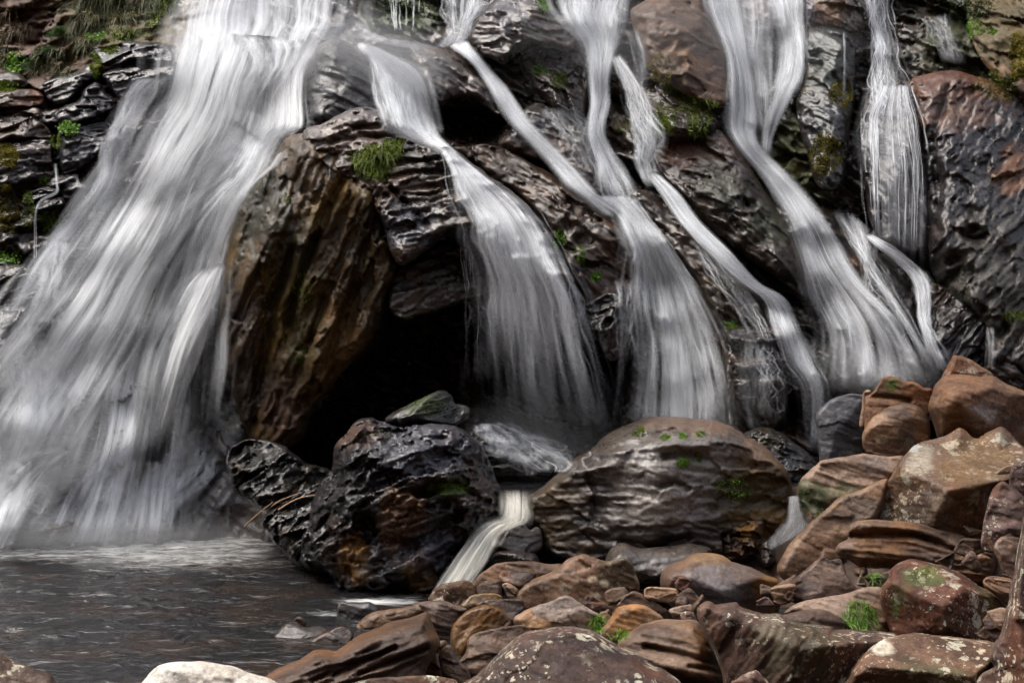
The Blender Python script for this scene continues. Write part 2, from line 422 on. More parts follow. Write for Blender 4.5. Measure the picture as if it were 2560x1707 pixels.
def rock(name, cat, label, outline, Y=None, sty='brown', T=None, k=.85, R=.85, Tb=None, lean=.25, yaw=0., facets=0, planes=(), ridges=(),
         amp=None, sa=0, sfreq=7, samp=0., pits=0., frac=None, ff=2.2, tone=None, spots=(), seed=None, jit=2.2, ext=0., lift=.06, group=None, g=None, ek=None, lic=None, nsub=5):
    seed = (len(ROCKS) * 7 + 3) if seed is None else seed
    rs = np.random.RandomState(seed)
    O = np.array(outline, float)
    if ext:
        y0, y1 = O[:, 1].min(), O[:, 1].max(); f_ = np.clip((O[:, 1] - (y0 + .55 * (y1 - y0))) / (.45 * (y1 - y0)), 0, 1)
        O[:, 1] += f_ * ext * (y1 - y0)
    O = catmull(O, nsub)
    jx = np.stack([O[:, 0] * .03, O[:, 1] * .03, np.full(len(O), seed * 1.7)], 1)
    O = O + jit * np.stack([fbm(jx * .6, 4, .65), fbm(jx * .6 + 50, 4, .65)], 1) * 2.2
    cx, cy = (O.min(0) + O.max(0)) / 2; w, h = O.max(0) - O.min(0)
    if g is None: g = 4.0 if max(w, h) > 260 else 3.0 if max(w, h) > 90 else 2.0
    xs = np.arange(math.floor((O[:, 0].min() - g) / g) * g, O[:, 0].max() + 2 * g, g)
    ys = np.arange(math.floor((O[:, 1].min() - g) / g) * g, O[:, 1].max() + 2 * g, g)
    PX, PY = np.meshgrid(xs, ys); nx, ny = len(xs), len(ys)
    px, py = PX.ravel(), PY.ravel(); Q = np.stack([px, py], 1)
    sd, near = outline_sd(Q, O)
    use = sd > -.75 * g; rim = use & (sd < .5 * g)
    px = np.where(rim, near[:, 0], px); py = np.where(rim, near[:, 1], py); sd = np.where(rim, 0, sd)
    if ek is None: ek = .5 if Y is not None else .75
    if Y is None: jit = jit * 2.0; R = min(1.0, R * 1.25); facets = max(facets, 3)
    mx = sd.max(); Rp = R * mx; s = np.clip(sd / Rp, 0, 1)
    prof = np.power(np.clip(1 - (1 - s) ** 2, 0, 1), ek)
    if Y is None:
        Yb = base_relief(px, py) - lift; Yc = float(base_relief(np.array([cx]), np.array([cy]))[0])
    else:
        Yc = Y; Yb = Y + yaw * (px - cx) / F * Y - lean * (py - cy) / F * Y
    if T is None: T = k * mx / F * Yc
    if amp is None: amp = min(.05, .10 * mx / F * Yc + .004)
    u = (px - cx) / w; v = (py - cy) / h
    D = prof.copy()
    pl = list(planes)
    lowf = fbm(np.stack([px * .012, py * .012, np.full(len(px), seed * 2.3)], 1), 3)
    if Y is None: D = D * np.clip(.85 + .75 * lowf, .3, 1.5)
    for i in range(facets):
        a = rs.uniform(0, 2 * math.pi); sl = rs.uniform(.7, 1.7); pl.append((rs.uniform(.62, .95), sl * math.cos(a), sl * math.sin(a) * .9))
    for c, a, b_ in pl:
        q = c - a * u - b_ * v; kk = .05
        hh = np.clip(.5 + .5 * (q - D) / kk, 0, 1); D = q * (1 - hh) + D * hh - kk * hh * (1 - hh)
    D = np.where(s > 0, np.maximum(D, .25 * prof), 0)
    dep = T * D
    for line, hgt, wd in ridges:
        dd = poly_dist(np.stack([px, py], 1), np.asarray(line)); dep = dep + hgt * np.exp(-(dd / wd) ** 2) * np.clip(sd / 8, 0, 1)
    Yf = Yb - dep
    if frac is None: frac = .06 if Y is None else .012
    if Y is None: amp *= .65; samp *= .75; ff = ff * .75
    nvec = strata_vec(sa)
    P0 = world_pts(px, py, Yf)
    idx = np.where(use)[0]
    rem = np.full(len(px), -1); rem[idx] = np.arange(len(idx))
    dsp = displace(P0[idx], seed, nvec, amp, sfreq, samp, pits, frac, ff) * np.clip(sd[idx] / 9, 0, 1)
    Yv = Yf[idx] - dsp
    sub = np.clip(sd[idx] / 12, 0, 1) * g * .35
    pjx = px[idx] + sub * perlin(P0[idx] * 31); pjy = py[idx] + sub * perlin(P0[idx] * 31 + 77)
    Vf = world_pts(pjx, pjy, Yv)
    z_put(pjx, pjy, Yv)
    if g > 2.5: z_put(pjx + 2, pjy + 2, Yv)
    C, Rg, Wt, Lc = rock_colour(P0[idx], sty, seed, nvec, spots, px[idx], py[idx])
    if lic is not None: Lc[:] = lic
    if tone is None: tone = rs.uniform(.68, 1.32) if group else 1.0
    C = C * tone * (1 + np.array([.08, 0, -.14]) * (rs.uniform(-1, 1) if group else 0))
    # back half, closing the stone
    bk = idx[sd[idx] > 0]
    Tb_ = T * .6 if Tb is None else Tb
    Vb = world_pts(px[bk], py[bk], Yb[bk] + Tb_ * prof[bk])
    rb = rem.copy(); rb[bk] = len(idx) + np.arange(len(bk))
    I = np.arange(nx * ny).reshape(ny, nx)
    q = np.stack([I[:-1, :-1], I[1:, :-1], I[1:, 1:], I[:-1, 1:]], -1).reshape(-1, 4)
    ok = use[q].all(1) & (sd[q] > 0).any(1); q = q[ok]
    Fq = np.concatenate([rem[q], rb[q][:, ::-1]])
    V = np.concatenate([Vf, Vb])
    ib = rem[bk]
    att = {"Col": np.concatenate([C, C[ib]]), "Rgh": np.concatenate([Rg, Rg[ib]]), "Wet": np.concatenate([Wt, Wt[ib]]), "Lic": np.concatenate([Lc, Lc[ib]])}
    o = make_mesh(name, V, Fq, M_ROCK, att)
    tag(o, label, cat, group, 'thing')
    ROCKS.append((o, cx, cy, w, h, Yc, float(V[:, 2].min())))
    return o

# ------------------------------------------------------------------ setting: cliff
def build_cliff():
    dx = np.concatenate([np.linspace(-3200, -150, 30)[:-1], np.arange(-150, 2710, 5.0), np.linspace(2710, 5800, 30)])
    dy = np.concatenate([np.linspace(-1150, -120, 24)[:-1], np.arange(-120, 1420, 5.0), np.linspace(1425, 1700, 8)])
    PX, PY = np.meshgrid(dx, dy); px, py = PX.ravel(), PY.ravel()
    Y = relief(px, py)
    P = world_pts(px, py, Y); nv = strata_vec(38)
    left = sm(560, 330, px)
    nvl = strata_vec(-14)
    dr = displace(P, 5, nv, .14, 3.2, .10, 0, .20, 1.3); dl = displace(P, 9, nvl, .14, 3.0, .08, 0, .20, 1.3)
    # falling water has worn the wall behind the tall fall into long steep ribs
    Q = np.stack([px * .006 + .004 * py, py * .0012, px * 0], 1)
    df = .20 * fbm(Q, 4)
    wf = sm(380, 480, px) * sm(900, 620, px)
    Y2 = Y - (dr * (1 - left) + dl * left) * (1 - .88 * wf) - df * wf
    ok = (px > -2600)
    V = world_pts(px, py, Y2)
    sp = [(120, 90, 360, 190, (.085, .045, .027), .95, 0, 0), (300, 60, 160, 120, (.10, .085, .025), .7, 0, 0), (2480, 120, 220, 240, (.045, .05, .02), .7, .1, 0),
          (2420, 250, 250, 60, (.11, .048, .025), .7, .5, 0), (2480, 420, 90, 90, (.12, .05, .02), .6, .5, 0), (1990, 400, 110, 130, (.05, .055, .014), .7, .1, 0),
          (2080, 640, 130, 60, (.20, .105, .055), .6, .4, 0), (1330, 60, 80, 60, (.05, .075, .015), .7, 0, 0), (1000, 40, 110, 60, (.04, .06, .014), .8, .1, 0),
          (1240, 1080, 160, 120, (.06, .055, .012), .5, .2, 0), (1950, 20, 80, 60, (.27, .19, .13), .8, .4, 0)]
    C, R, W, L = rock_colour(P, 'slate', 5, nv, sp, px, py)
    Cw, Rw, Ww, Lw = rock_colour(P, 'wet', 8, nv, sp, px, py)
    a = sm(500, 1000, px)[:, None] * .8
    C = C * (1 - a) + Cw * a
    ny, nx = PX.shape; I = np.arange(nx * ny).reshape(ny, nx)
    q = np.stack([I[:-1, :-1], I[1:, :-1], I[1:, 1:], I[:-1, 1:]], -1).reshape(-1, 4)
    o = make_mesh("cliff", V, q, M_ROCK, {"Col": C, "Rgh": R, "Wet": W, "Lic": L})
    tag(o, "dark wet rock face behind the waterfalls", None, kind='structure')
    m = (px > -160) & (px < 2720) & (py > -130)
    z_put(px[m], py[m], Y2[m]); z_put(px[m] + 2.5, py[m] + 2.5, Y2[m])
build_cliff()

# ------------------------------------------------------------------ rock ledges and boulders of the cliff
GL = "rock ledges of the bank beside the tall waterfall"
def ledge(label, O, **kw):
    d = dict(sty='slate', sa=-14, samp=.06, sfreq=6, R=.45, T=.22, lift=.10, amp=.035, jit=3, Tb=.3, group=GL, facets=2); d.update(kw)
    return rock("rock_ledge", "rock ledge", label, O, **d)
ledge("dark flat topped ledge directly below the hanging grass beside the tall fall", Z('A', 515,260, 640,240, 780,230, 900,240, 960,280, 975,340, 900,352, 760,345, 660,372, 580,402, 545,340), T=.30)
ledge("wide blue grey slab with diagonal crack touching the upper tall fall", Z('A', 565,415, 660,370, 780,345, 900,350, 980,380, 965,440, 850,455, 760,510, 690,565, 640,525, 600,475), T=.30)
ledge("narrow purple grey ledge under the green ferns, left of the crack", Z('A', 235,470, 330,430, 430,400, 510,360, 550,420, 520,455, 470,485, 420,545, 370,582, 290,575, 250,535))
ledge("pointed blue grey block in the middle of the left bank", Z('A', 295,645, 350,590, 430,560, 470,490, 540,455, 600,520, 655,560, 645,605, 580,645, 500,675, 420,695, 350,705), T=.32)
ledge("steep dark slab beneath the pointed block, edged by spray", Z('A', 335,715, 450,700, 600,675, 625,760, 545,880, 420,960, 350,960, 335,830))
ledge("pinkish brown topmost ledge at the photo's left border", Z('A', -60,420, 80,405, 140,440, 145,495, 0,510, -60,510), sty='rust')
ledge("pinkish brown flat ledge with a mossy top at the left border", Z('A', -60,520, 60,500, 180,500, 242,530, 232,592, 120,605, 0,622, -60,625), sty='rust', T=.3)
ledge("rippled brown ledge above the yellow moss at the left border", Z('A', -60,670, 60,640, 140,605, 222,610, 242,680, 285,740, 282,785, 180,782, 60,792, -60,825), sty='rust', T=.3)
ledge("broad grey ledge left of the thin trickle", Z('A', -60,830, 60,792, 200,772, 282,792, 292,870, 302,990, 240,1012, 130,1032, 60,1052, -60,1045), T=.3)
ledge("small dark block over which the thin trickle drops", Z('A', 128,1092, 220,1050, 300,1038, 322,1080, 260,1112, 160,1132), T=.2, sty='black')
ledge("small rounded block just below the trickle's lip", Z('A', 168,1142, 260,1112, 342,1105, 362,1150, 290,1182, 210,1192), T=.2)
ledge("lowest blue grey ledge at the left border under the green leaves", Z('D', -60,150, 60,130, 170,150, 202,230, 120,282, 30,332, -60,335), T=.25)
ledge("sloping dark slab at the foot of the left bank, wetted by spray", Z('D', -60,420, 60,330, 170,262, 265,292, 150,440, 30,620, -60,700), T=.2)

# the big central rock and its neighbours
flank = rock("flank", "boulder", "", Z('V', 610,385, 640,338, 672,308, 720,310, 790,350, 845,410, 872,470, 892,540, 912,610, 902,660, 878,725, 850,785, 795,850, 742,915, 712,960, 690,1010, 640,1045, 600,1052, 560,985, 535,900, 508,800, 502,700, 512,590, 535,490, 570,430),
     Y=11.45, lean=.06, yaw=-.25, T=.60, R=.70, Tb=1.8, sty='algae', sa=112, samp=.085, sfreq=5.5, amp=.05, jit=6, frac=.05, facets=0, planes=[(.95, 1.0, .15), (.95, -.5, .6)],
     ridges=[(Z('V', 850,420, 870,520, 900,600, 880,700, 800,840), .14, 40), (Z('E', 260,100, 190,300, 150,480, 140,700), .10, 30), (Z('E', 520,60, 400,400, 340,760, 300,1000), -.12, 13), (Z('E', 640,0, 520,330, 500,480), -.09, 11),
             (Z('E', 860,150, 700,600, 620,960), .09, 26), (Z('E', 760,300, 640,640), .07, 24), (Z('E', 700,330, 600,620), -.08, 10), (Z('V', 640,480, 590,640, 570,800), .08, 30), (Z('V', 860,520, 800,700, 740,860), -.08, 11), (Z('V', 780,420, 700,600, 650,800), -.06, 10)],
     spots=[(830, 880, 90, 170, (.13, .066, .018), .7, .2), (760, 760, 60, 200, (.050, .042, .012), .6, .2), (700, 1050, 60, 110, (.09, .048, .03), .6, .2), (640, 520, 110, 130, (.026, .027, .016), .7, .3), (600, 900, 60, 220, (.050, .034, .025), .7, .3)])
crown = rock("crown", "boulder", "", Z('V', 690,330, 700,298, 745,282, 800,252, 855,250, 905,280, 935,318, 1010,332, 1080,368, 1130,408, 1190,452, 1242,510, 1285,580, 1318,650, 1240,640, 1150,598, 1062,532, 1000,556, 945,606, 908,600, 885,540, 866,495, 832,448, 790,415, 745,390, 705,362),
     Y=11.16, lean=.72, yaw=.0, T=.30, R=.30, Tb=1.0, sty='silver', sa=-10, samp=.065, sfreq=8, amp=.04, jit=5, frac=.06, ff=2.6,
     ridges=[(Z('B', 370,990, 540,965, 730,960), -.05, 6), (Z('B', 400,1080, 560,1050, 740,1040), -.06, 7), (Z('B', 450,1130, 620,1130, 750,1090), -.05, 6), (Z('B', 420,920, 560,900, 700,880), -.04, 5), (Z('B', 370,1030, 480,1130, 600,1260), -.06, 7), (Z('B', 210,960, 300,1040, 330,1100, 260,1150), -.08, 9), (Z('B', 60,800, 200,720, 330,700), -.05, 7), (Z('B', 30,900, 160,860, 230,900), -.06, 8)],
     spots=[(960, 590, 50, 45, (.055, .062, .080), .5, .9), (1030, 560, 60, 60, (.070, .070, .090), .5, .9), (880, 340, 110, 60, (.115, .080, .060), .7, .6), (760, 400, 70, 60, (.050, .042, .030), .7, .4), (870, 450, 60, 60, (.075, .048, .034), .7, .4), (660, 450, 60, 50, (.024, .025, .02), .8, .4)])
ohr = bpy.data.objects.new("overhanging_rock", None); SC.collection.objects.link(ohr); ohr.location = flank.location; bpy.context.view_layer.update()
for c_ in (flank, crown):
    for k_ in ("label", "category", "kind"): 
        if k_ in c_: del c_[k_]
    c_.parent = ohr; c_.location = c_.location - ohr.location
crown["label"] = "silvery striated top sloping under the central cascade"; flank["label"] = "steep folded olive brown overhanging flank"
tag(ohr, "huge overhanging rock with silvery striated top and olive brown flank, mid left", "boulder", None, 'thing')
rock("laminated_shelf", "rock shelf", "black finely laminated shelf in the shade under the striated slab",
     Z('V', 890,700, 896,630, 950,590, 1040,545, 1100,560, 1180,600, 1300,640, 1345,700, 1300,770, 1150,740, 1100,690, 1000,716, 920,735), Y=11.2, lean=.7, T=.30, R=.35, Tb=1.2, sty='silver', sa=-22, samp=.06, frac=.04, facets=3, sfreq=14, amp=.03, jit=4)
rock("rock_ridge", "rock ridge", "brown knobbly ridge between the central cascade and the next stream",
     Z('V', 1070,342, 1140,335, 1230,380, 1330,438, 1385,490, 1442,550, 1458,600, 1452,690, 1420,745, 1360,700, 1320,640, 1270,560, 1230,490, 1170,430, 1110,390), lift=.22, T=.45, R=.6, Tb=.7, sty='rust', sa=40, samp=.07, sfreq=6, amp=.05, jit=4,
     spots=[(1430, 590, 90, 70, (.075, .060, .048), .7, .6), (1240, 430, 90, 40, (.10, .085, .07), .6, .5)])
rock("cliff_block", "rock block", "dark block with a mossy notch below the knobbly ridge", Z('V', 1345,690, 1420,650, 1455,700, 1445,790, 1410,830, 1350,800, 1325,740), lift=.15, T=.4, Tb=.6, sty='slate', sa=-25, samp=.05, facets=3)
rock("misty_rock", "boulder", "smooth grey rock veiled by spray above the huge central rock",
     Z('V', 685,300, 688,220, 705,150, 737,100, 792,95, 842,128, 900,205, 935,262, 930,320, 860,330, 760,330), Y=12.75, lean=.4, T=.6, R=.8, Tb=.6, sty='slate', sa=30, samp=.05, sfreq=5, amp=.05, jit=3)
rock("humped_rock", "boulder", "glossy humped rock with a dark hollow underneath, right of the fanned cascade",
     Z('B', 200,265, 330,205, 450,195, 600,250, 770,300, 850,380, 950,490, 1045,650, 980,640, 850,565, 740,560, 680,590, 620,560, 560,450, 480,340, 320,290), lift=.30, T=.5, R=.6, Tb=.8, sty='wet', sa=42, samp=.09, sfreq=6, amp=.06, jit=4,
     spots=[(1090, 170, 60, 40, (.09, .072, .062), .7, .8), (1150, 210, 60, 30, (.13, .105, .095), .6, .6)])
rock("upper_rock", "boulder", "grey banded rock with rounded top at the photo's upper edge, between two streams",
     Z('B', 835,235, 850,130, 900,60, 960,10, 1050,-50, 1200,-50, 1310,70, 1400,110, 1435,230, 1400,290, 1280,270, 1180,265, 1080,330, 1030,365, 960,335, 880,300), lift=.30, T=.6, R=.55, Tb=.6, sty='silver', sa=12, samp=.09, sfreq=5, amp=.06, jit=4,
     spots=[(1260, 20, 60, 70, (.085, .083, .098), .5, .8), (1420, 90, 60, 50, (.095, .065, .052), .6, .6)])
rock("mossy_block", "rock block", "dark block with bright moss cushions below the grey banded rock", Z('B', 1120,320, 1200,280, 1290,300, 1400,300, 1475,330, 1492,480, 1480,700, 1350,640, 1250,560, 1190,500, 1130,400), lift=.12, T=.4, R=.6, sty='wet', sa=35, samp=.08, sfreq=5, facets=3, Tb=.5)
rock("sloping_slab", "rock slab", "smooth purple and tan slab sloping between two streams in the middle of the cliff", Z('B', 1000,780, 1100,640, 1220,575, 1340,640, 1480,720, 1505,850, 1565,990, 1585,1095, 1430,1050, 1330,930, 1220,900, 1100,870, 1010,830), lift=.14, T=.28, R=.4, sty='silver', sa=24, samp=.07, sfreq=5, Tb=.5,
     spots=[(1370, 370, 90, 40, (.12, .088, .068), .7, .6), (1420, 440, 80, 50, (.075, .055, .052), .6, .7), (1330, 330, 60, 40, (.055, .055, .072), .5, .8)])
rock("brown_boulder", "boulder", "large dull brown boulder wedged between two streams near the top", Z('V', 1448,30, 1480,2, 1550,-40, 1610,-30, 1640,60, 1668,140, 1668,235, 1620,238, 1560,210, 1500,170, 1465,100), lift=.45, T=.55, R=.7, sty='clay', lic=0, planes=[(.95, -.5, .3), (.9, 1.5, .1), (.92, .2, -1.0)], amp=.03, Tb=.6, sa=20, frac=.03, tone=.75)
rock("mossy_ledge", "rock ledge", "dark ledge under the large dull brown boulder, draped with moss", Z('V', 1475,180, 1540,195, 1600,235, 1655,275, 1640,310, 1580,330, 1510,325, 1490,270), lift=.2, T=.4, sty='wet', sa=30, samp=.06, Tb=.5)
rock("rust_slab", "rock slab", "rust stained rounded slab left of the widest right stream", Z('V', 1505,335, 1580,310, 1645,293, 1702,350, 1745,420, 1795,500, 1838,590, 1852,690, 1790,645, 1700,580, 1620,512, 1560,445, 1515,392), lift=.2, T=.4, R=.6, sty='wet', sa=45, samp=.08, sfreq=5, Tb=.6,
     spots=[(1700, 385, 60, 40, (.125, .058, .035), .75, .6), (1790, 370, 80, 40, (.09, .058, .040), .6, .6), (1930, 560, 70, 60, (.04, .042, .022), .7, .3), (1800, 470, 70, 60, (.05, .048, .03), .6, .3)])
rock("lower_slab", "rock slab", "long grey brown slab between the arched cascade and the thin diagonal stream", Z('V', 1440,440, 1512,448, 1562,500, 1662,590, 1742,680, 1772,760, 1795,860, 1800,960, 1720,1000, 1670,960, 1655,800, 1600,660, 1540,580, 1470,520), lift=.16, T=.45, R=.6, sty='wet', sa=48, samp=.08, sfreq=5, Tb=.6,
     spots=[(1720, 640, 60, 60, (.075, .056, .045), .6, .6), (1770, 740, 60, 60, (.05, .04, .025), .6, .3)])
for lb, O in (("upper of three dark layered ledges between arched cascade and thin stream", Z('G', 350,505, 470,480, 640,500, 660,560, 560,600, 420,620, 360,580)),
              ("middle of three dark layered ledges between arched cascade and thin stream", Z('G', 370,640, 460,620, 640,620, 690,680, 620,720, 450,730, 385,700)),
              ("lowest of three dark layered ledges between arched cascade and thin stream", Z('G', 385,780, 480,740, 640,750, 690,820, 620,880, 450,900, 395,860))):
    rock("layered_ledge", "rock ledge", lb, O, lift=.42, T=.3, R=.6, sty='wet', sa=4, samp=.05, sfreq=9, Tb=.5, group="dark layered ledges near the thin stream")
rock("dark_pillar", "rock pillar", "greenish black rock pillar between two upper right streams", Z('V', 1850,75, 1900,60, 1955,80, 1965,150, 1955,280, 1935,420, 1880,430, 1850,340, 1828,250, 1848,170), lift=.3, T=.4, sty='black', sa=60, samp=.06, sfreq=6, Tb=.5, spots=[(2070, 150, 50, 90, (.028, .036, .026), .7, .6)])
rock("tan_outcrop", "rock outcrop", "pale tan outcrop above the greenish black pillar at the upper edge", Z('V', 1850,-40, 1985,-40, 1995,55, 1950,78, 1900,60, 1858,66), lift=.25, T=.3, sty='silver', sa=50, samp=.06, Tb=.4, spots=[(2070, 30, 60, 40, (.19, .115, .072), .9, .5), (2020, 40, 25, 40, (.14, .14, .18), .6, .7)])
rock("veiled_rock", "boulder", "rounded rock with stringy veil of water running over its lip", Z('V', 1990,225, 2040,205, 2090,195, 2120,280, 2135,420, 2130,560, 2080,580, 2010,540, 1985,430, 1975,320), lift=.32, T=.35, R=.5, sty='slate', sa=75, samp=.05, Tb=.5)
rock("rock_wall", "rock wall", "broad dark wall with rust coloured shoulder at the photo's right edge", Z('V', 2085,195, 2140,168, 2200,163, 2280,190, 2352,230, 2440,260, 2440,900, 2345,880, 2262,840, 2245,760, 2152,650, 2128,560, 2120,400, 2105,300), lift=.25, T=.5, R=.35, sty='slate', sa=-52, samp=.06, sfreq=6, Tb=.6,
     spots=[(2390, 215, 180, 50, (.115, .050, .027), .85, .6), (2390, 290, 130, 40, (.12, .062, .038), .7, .7), (2540, 430, 70, 70, (.15, .062, .02), .7, .5), (2470, 700, 130, 200, (.050, .042, .032), .7, .3)],
     ridges=[(Z('C', 1600,480, 1500,800, 1540,1100, 1530,1300), -.08, 10), (Z('V', 2130,640, 2200,680, 2260,750), -.08, 10)])
rock("corner_rock", "boulder", "olive brown mossy rock in the photo's upper right corner", Z('V', 2225,40, 2260,-60, 2450,-60, 2450,250, 2335,212, 2255,140), lift=.4, T=.4, sty='clay', lic=0, sa=60, samp=.05, Tb=.4, spots=[(2500, 60, 120, 120, (.09, .075, .03), .7, 0)])
rock("wedge_slab", "rock slab", "dark wedge shaped slab below the broad right wall", Z('V', 2132,655, 2180,665, 2252,722, 2275,765, 2265,835, 2200,855, 2150,820, 2135,750), lift=.28, T=.3, R=.5, sty='slate', sa=-48, samp=.05, Tb=.4)
rock("corner_ledge", "rock ledge", "rough dark ledge behind the big brown boulder at the right border", Z('V', 2270,770, 2340,790, 2440,830, 2440,960, 2330,940, 2230,890, 2215,850, 2265,838), lift=.32, T=.3, R=.5, sty='slate', sa=30, samp=.05, Tb=.4)
rock("smooth_slab", "rock slab", "smooth dark slab between the widest right stream and the forked trickle", Z('V', 1985,560, 2045,590, 2098,650, 2112,740, 2150,830, 2120,890, 2030,770, 1985,680), lift=.2, T=.25, R=.5, sty='slate', sa=50, samp=.04, Tb=.4)
ZCLIFF = zbuf.copy()
def blur(b, r, n=3):
    b = np.minimum(b, 16.0)
    for _ in range(n):
        for ax in (0, 1):
            p = np.pad(b, [(r + 1, r) if i == ax else (0, 0) for i in (0, 1)], mode='edge'); c = np.cumsum(p, axis=ax); k = 2 * r + 1
            b = (c[k:] - c[:-k]) / k if ax == 0 else (c[:, k:] - c[:, :-k]) / k
    return b
def nearest(b, r):
    for ax in (0, 1):
        p = np.pad(b, [(r, r) if i == ax else (0, 0) for i in (0, 1)], mode='edge'); n = b.shape[ax]
        b = np.min([p[k:k + n] if ax == 0 else p[:, k:k + n] for k in range(2 * r + 1)], axis=0)
    return b
ZWIDE, ZSOFT = blur(ZCLIFF, 9), np.minimum(blur(nearest(ZCLIFF, 3), 5), ZCLIFF)

# ------------------------------------------------------------------ falling water
def arc_resample(P, n):
    d = np.concatenate([[0], np.cumsum(np.linalg.norm(np.diff(P, axis=0), axis=1))]); t = np.linspace(0, d[-1], n)
    return np.stack([np.interp(t, d, P[:, 0]), np.interp(t, d, P[:, 1])], 1), d[-1]
def n1(x, seed): return perlin(np.stack([x, np.full_like(x, seed * 3.17), np.full_like(x, 1.3)], 1))

def cascade(name, label, L, R, strands=60, sw=(2, 7), sa=(.25, .8), veil=.4, off=.04, top=.06, bot=.15, wob=.10, seed=1, buf=None, col=(.91, .93, .95), cream=0., contrast=1.0, soft=1,
            streak=30, group="waterfalls and rivulets running down the cliff", edge=.34, clump=0., halo=.32, yline=None, spread=.16, ymax=None, name_cat="waterfall"):
    buf = ZSOFT if buf is None else buf
    rs = np.random.RandomState(seed)
    Lc, Rc = catmull(L, 8, False), catmull(R, 8, False)
    Ln = max(np.linalg.norm(np.diff(Lc, axis=0), axis=1).sum(), np.linalg.norm(np.diff(Rc, axis=0), axis=1).sum())
    nT = int(max(12, Ln / 6))
    # same parameter on both edges, so flow lines run control point to control point
    tt = np.linspace(0, len(L) - 1, nT)
    def ev(Cv): 
        k = np.linspace(0, len(L) - 1, len(Cv)); return np.stack([np.interp(tt, k, Cv[:, 0]), np.interp(tt, k, Cv[:, 1])], 1)
    Le, Re = ev(Lc), ev(Rc)
    ww = np.linalg.norm(Re - Le, axis=1)[:, None]; kk = np.arange(nT) * 6.0
    jl = perlin(np.stack([kk / 170, np.full(nT, seed * 1.7), np.full(nT, .3)], 1))[:, None]
    jr = perlin(np.stack([kk / 170, np.full(nT, seed * 2.3), np.full(nT, 8.3)], 1))[:, None]
    dv = (Re - Le); Le = Le + dv / (ww + 1) * jl * np.minimum(.28 * ww, 18); Re = Re + dv / (ww + 1) * jr * np.minimum(.28 * ww, 18)
    wpx = np.linalg.norm(Re - Le, axis=1).mean()
    mid = (Le + Re) / 2; vlen = np.concatenate([[0], np.cumsum(np.linalg.norm(np.diff(mid, axis=0), axis=1))]) / F * 12
    t01 = np.linspace(0, 1, nT)
    VV, FF, AA, UU, CC = [], [], [], [], []; nv = 0
    def drape(px, py, o):         # px, py: (nT, k)
        Y = z_get(px.ravel(), py.ravel(), buf).reshape(px.shape)
        if ymax is not None: Y = np.minimum(Y, ymax)
        if yline is not None: Y = np.minimum(Y, np.linspace(yline[0], yline[1], len(Y))[:, None]) if len(Y) == nT else np.minimum(Y, np.interp(py, [Le[0, 1], Le[-1, 1]], yline))
        if px.shape[1] > 4:
            for _ in range(3): Y[:, 1:-1] = np.minimum(Y[:, 1:-1], (Y[:, :-2] + 2 * Y[:, 1:-1] + Y[:, 2:]) / 4)
        Y = np.minimum.accumulate(Y, axis=0)
        Ys = Y.copy()
        for _ in range(4): Ys[1:-1] = np.minimum(Y[1:-1], (Ys[:-2] + 2 * Ys[1:-1] + Ys[2:]) / 4)
        return Ys - o
    tint = np.array(col); cr = np.array((.80, .74, .56))
    if veil > 0:
        for lay in range(3):
            nu = int(np.clip(wpx / 2.4, 26, 120)) if lay < 2 else int(np.clip(wpx / 3 * 1.7, 30, 130)); u = np.linspace(0, 1, nu)
            U, TT = np.meshgrid(u, t01)
            wv = wob * .6 * perlin(np.stack([U.ravel() * 2.5, TT.ravel() * 5, np.full(U.size, seed + lay * 5.5)], 1)).reshape(U.shape)
            Uw = np.clip(U + wv * U * (1 - U) * 4, -.02, 1.02)
            if lay == 2: Uw = U * (1 + 2 * halo) - halo + wv * .5
            px = Le[:, :1] * (1 - Uw) + Re[:, :1] * Uw; py = Le[:, 1:] * (1 - Uw) + Re[:, 1:] * Uw
            Y = drape(px, py, off + (.0, .05, -.01)[lay])
            st = fbm(np.stack([(U * streak * .5).ravel(), (vlen[:, None] * 1.1 + 0 * U).ravel(), np.full(U.size, 3.3 * seed + lay * 7)], 1), 3).reshape(U.shape)
            big = fbm(np.stack([(U * 4).ravel(), (vlen[:, None] * .9 + 0 * U).ravel(), np.full(U.size, 1.3 * seed + lay * 3)], 1), 3).reshape(U.shape)
            en = np.minimum(U, 1 - U) / edge + (.55 * st + .5 * big) * sm(0, .06, np.minimum(U, 1 - U)) * 1.6
            a = veil * (1.4, .75, .62)[lay] * (1.08 - .5 * TT if buf is ZSOFT else 1) * sm(-.05 if lay else .25, 1.25 if lay else 1.9, en - (.25 if lay == 2 else 0)) * sm(0, .05, np.minimum(U, 1 - U)) * sm(0, top, TT) * sm(0, bot, 1 - TT + .25 * bot * big) * np.clip(.58 + contrast * (1.5 * st + 1.1 * big), 0, 1.5)
            V = world_pts(px.ravel(), py.ravel(), Y.ravel())
            I = np.arange(U.size).reshape(U.shape)
            VV.append(V); AA.append(a.ravel()); UU.append(np.stack([(U * wpx / 400).ravel() + lay * .37, np.repeat(vlen, nu)], 1))
            FF.append(np.stack([I[:-1, :-1], I[1:, :-1], I[1:, 1:], I[:-1, 1:]], -1).reshape(-1, 4) + nv); nv += U.size
            cf = np.clip(cream * (.5 + big.ravel()), 0, 1)[:, None]; CC.append(tint * (1 - cf) + cr * cf)
    cl = rs.uniform(.03, .97, max(1, int(3 + wpx / 60)))
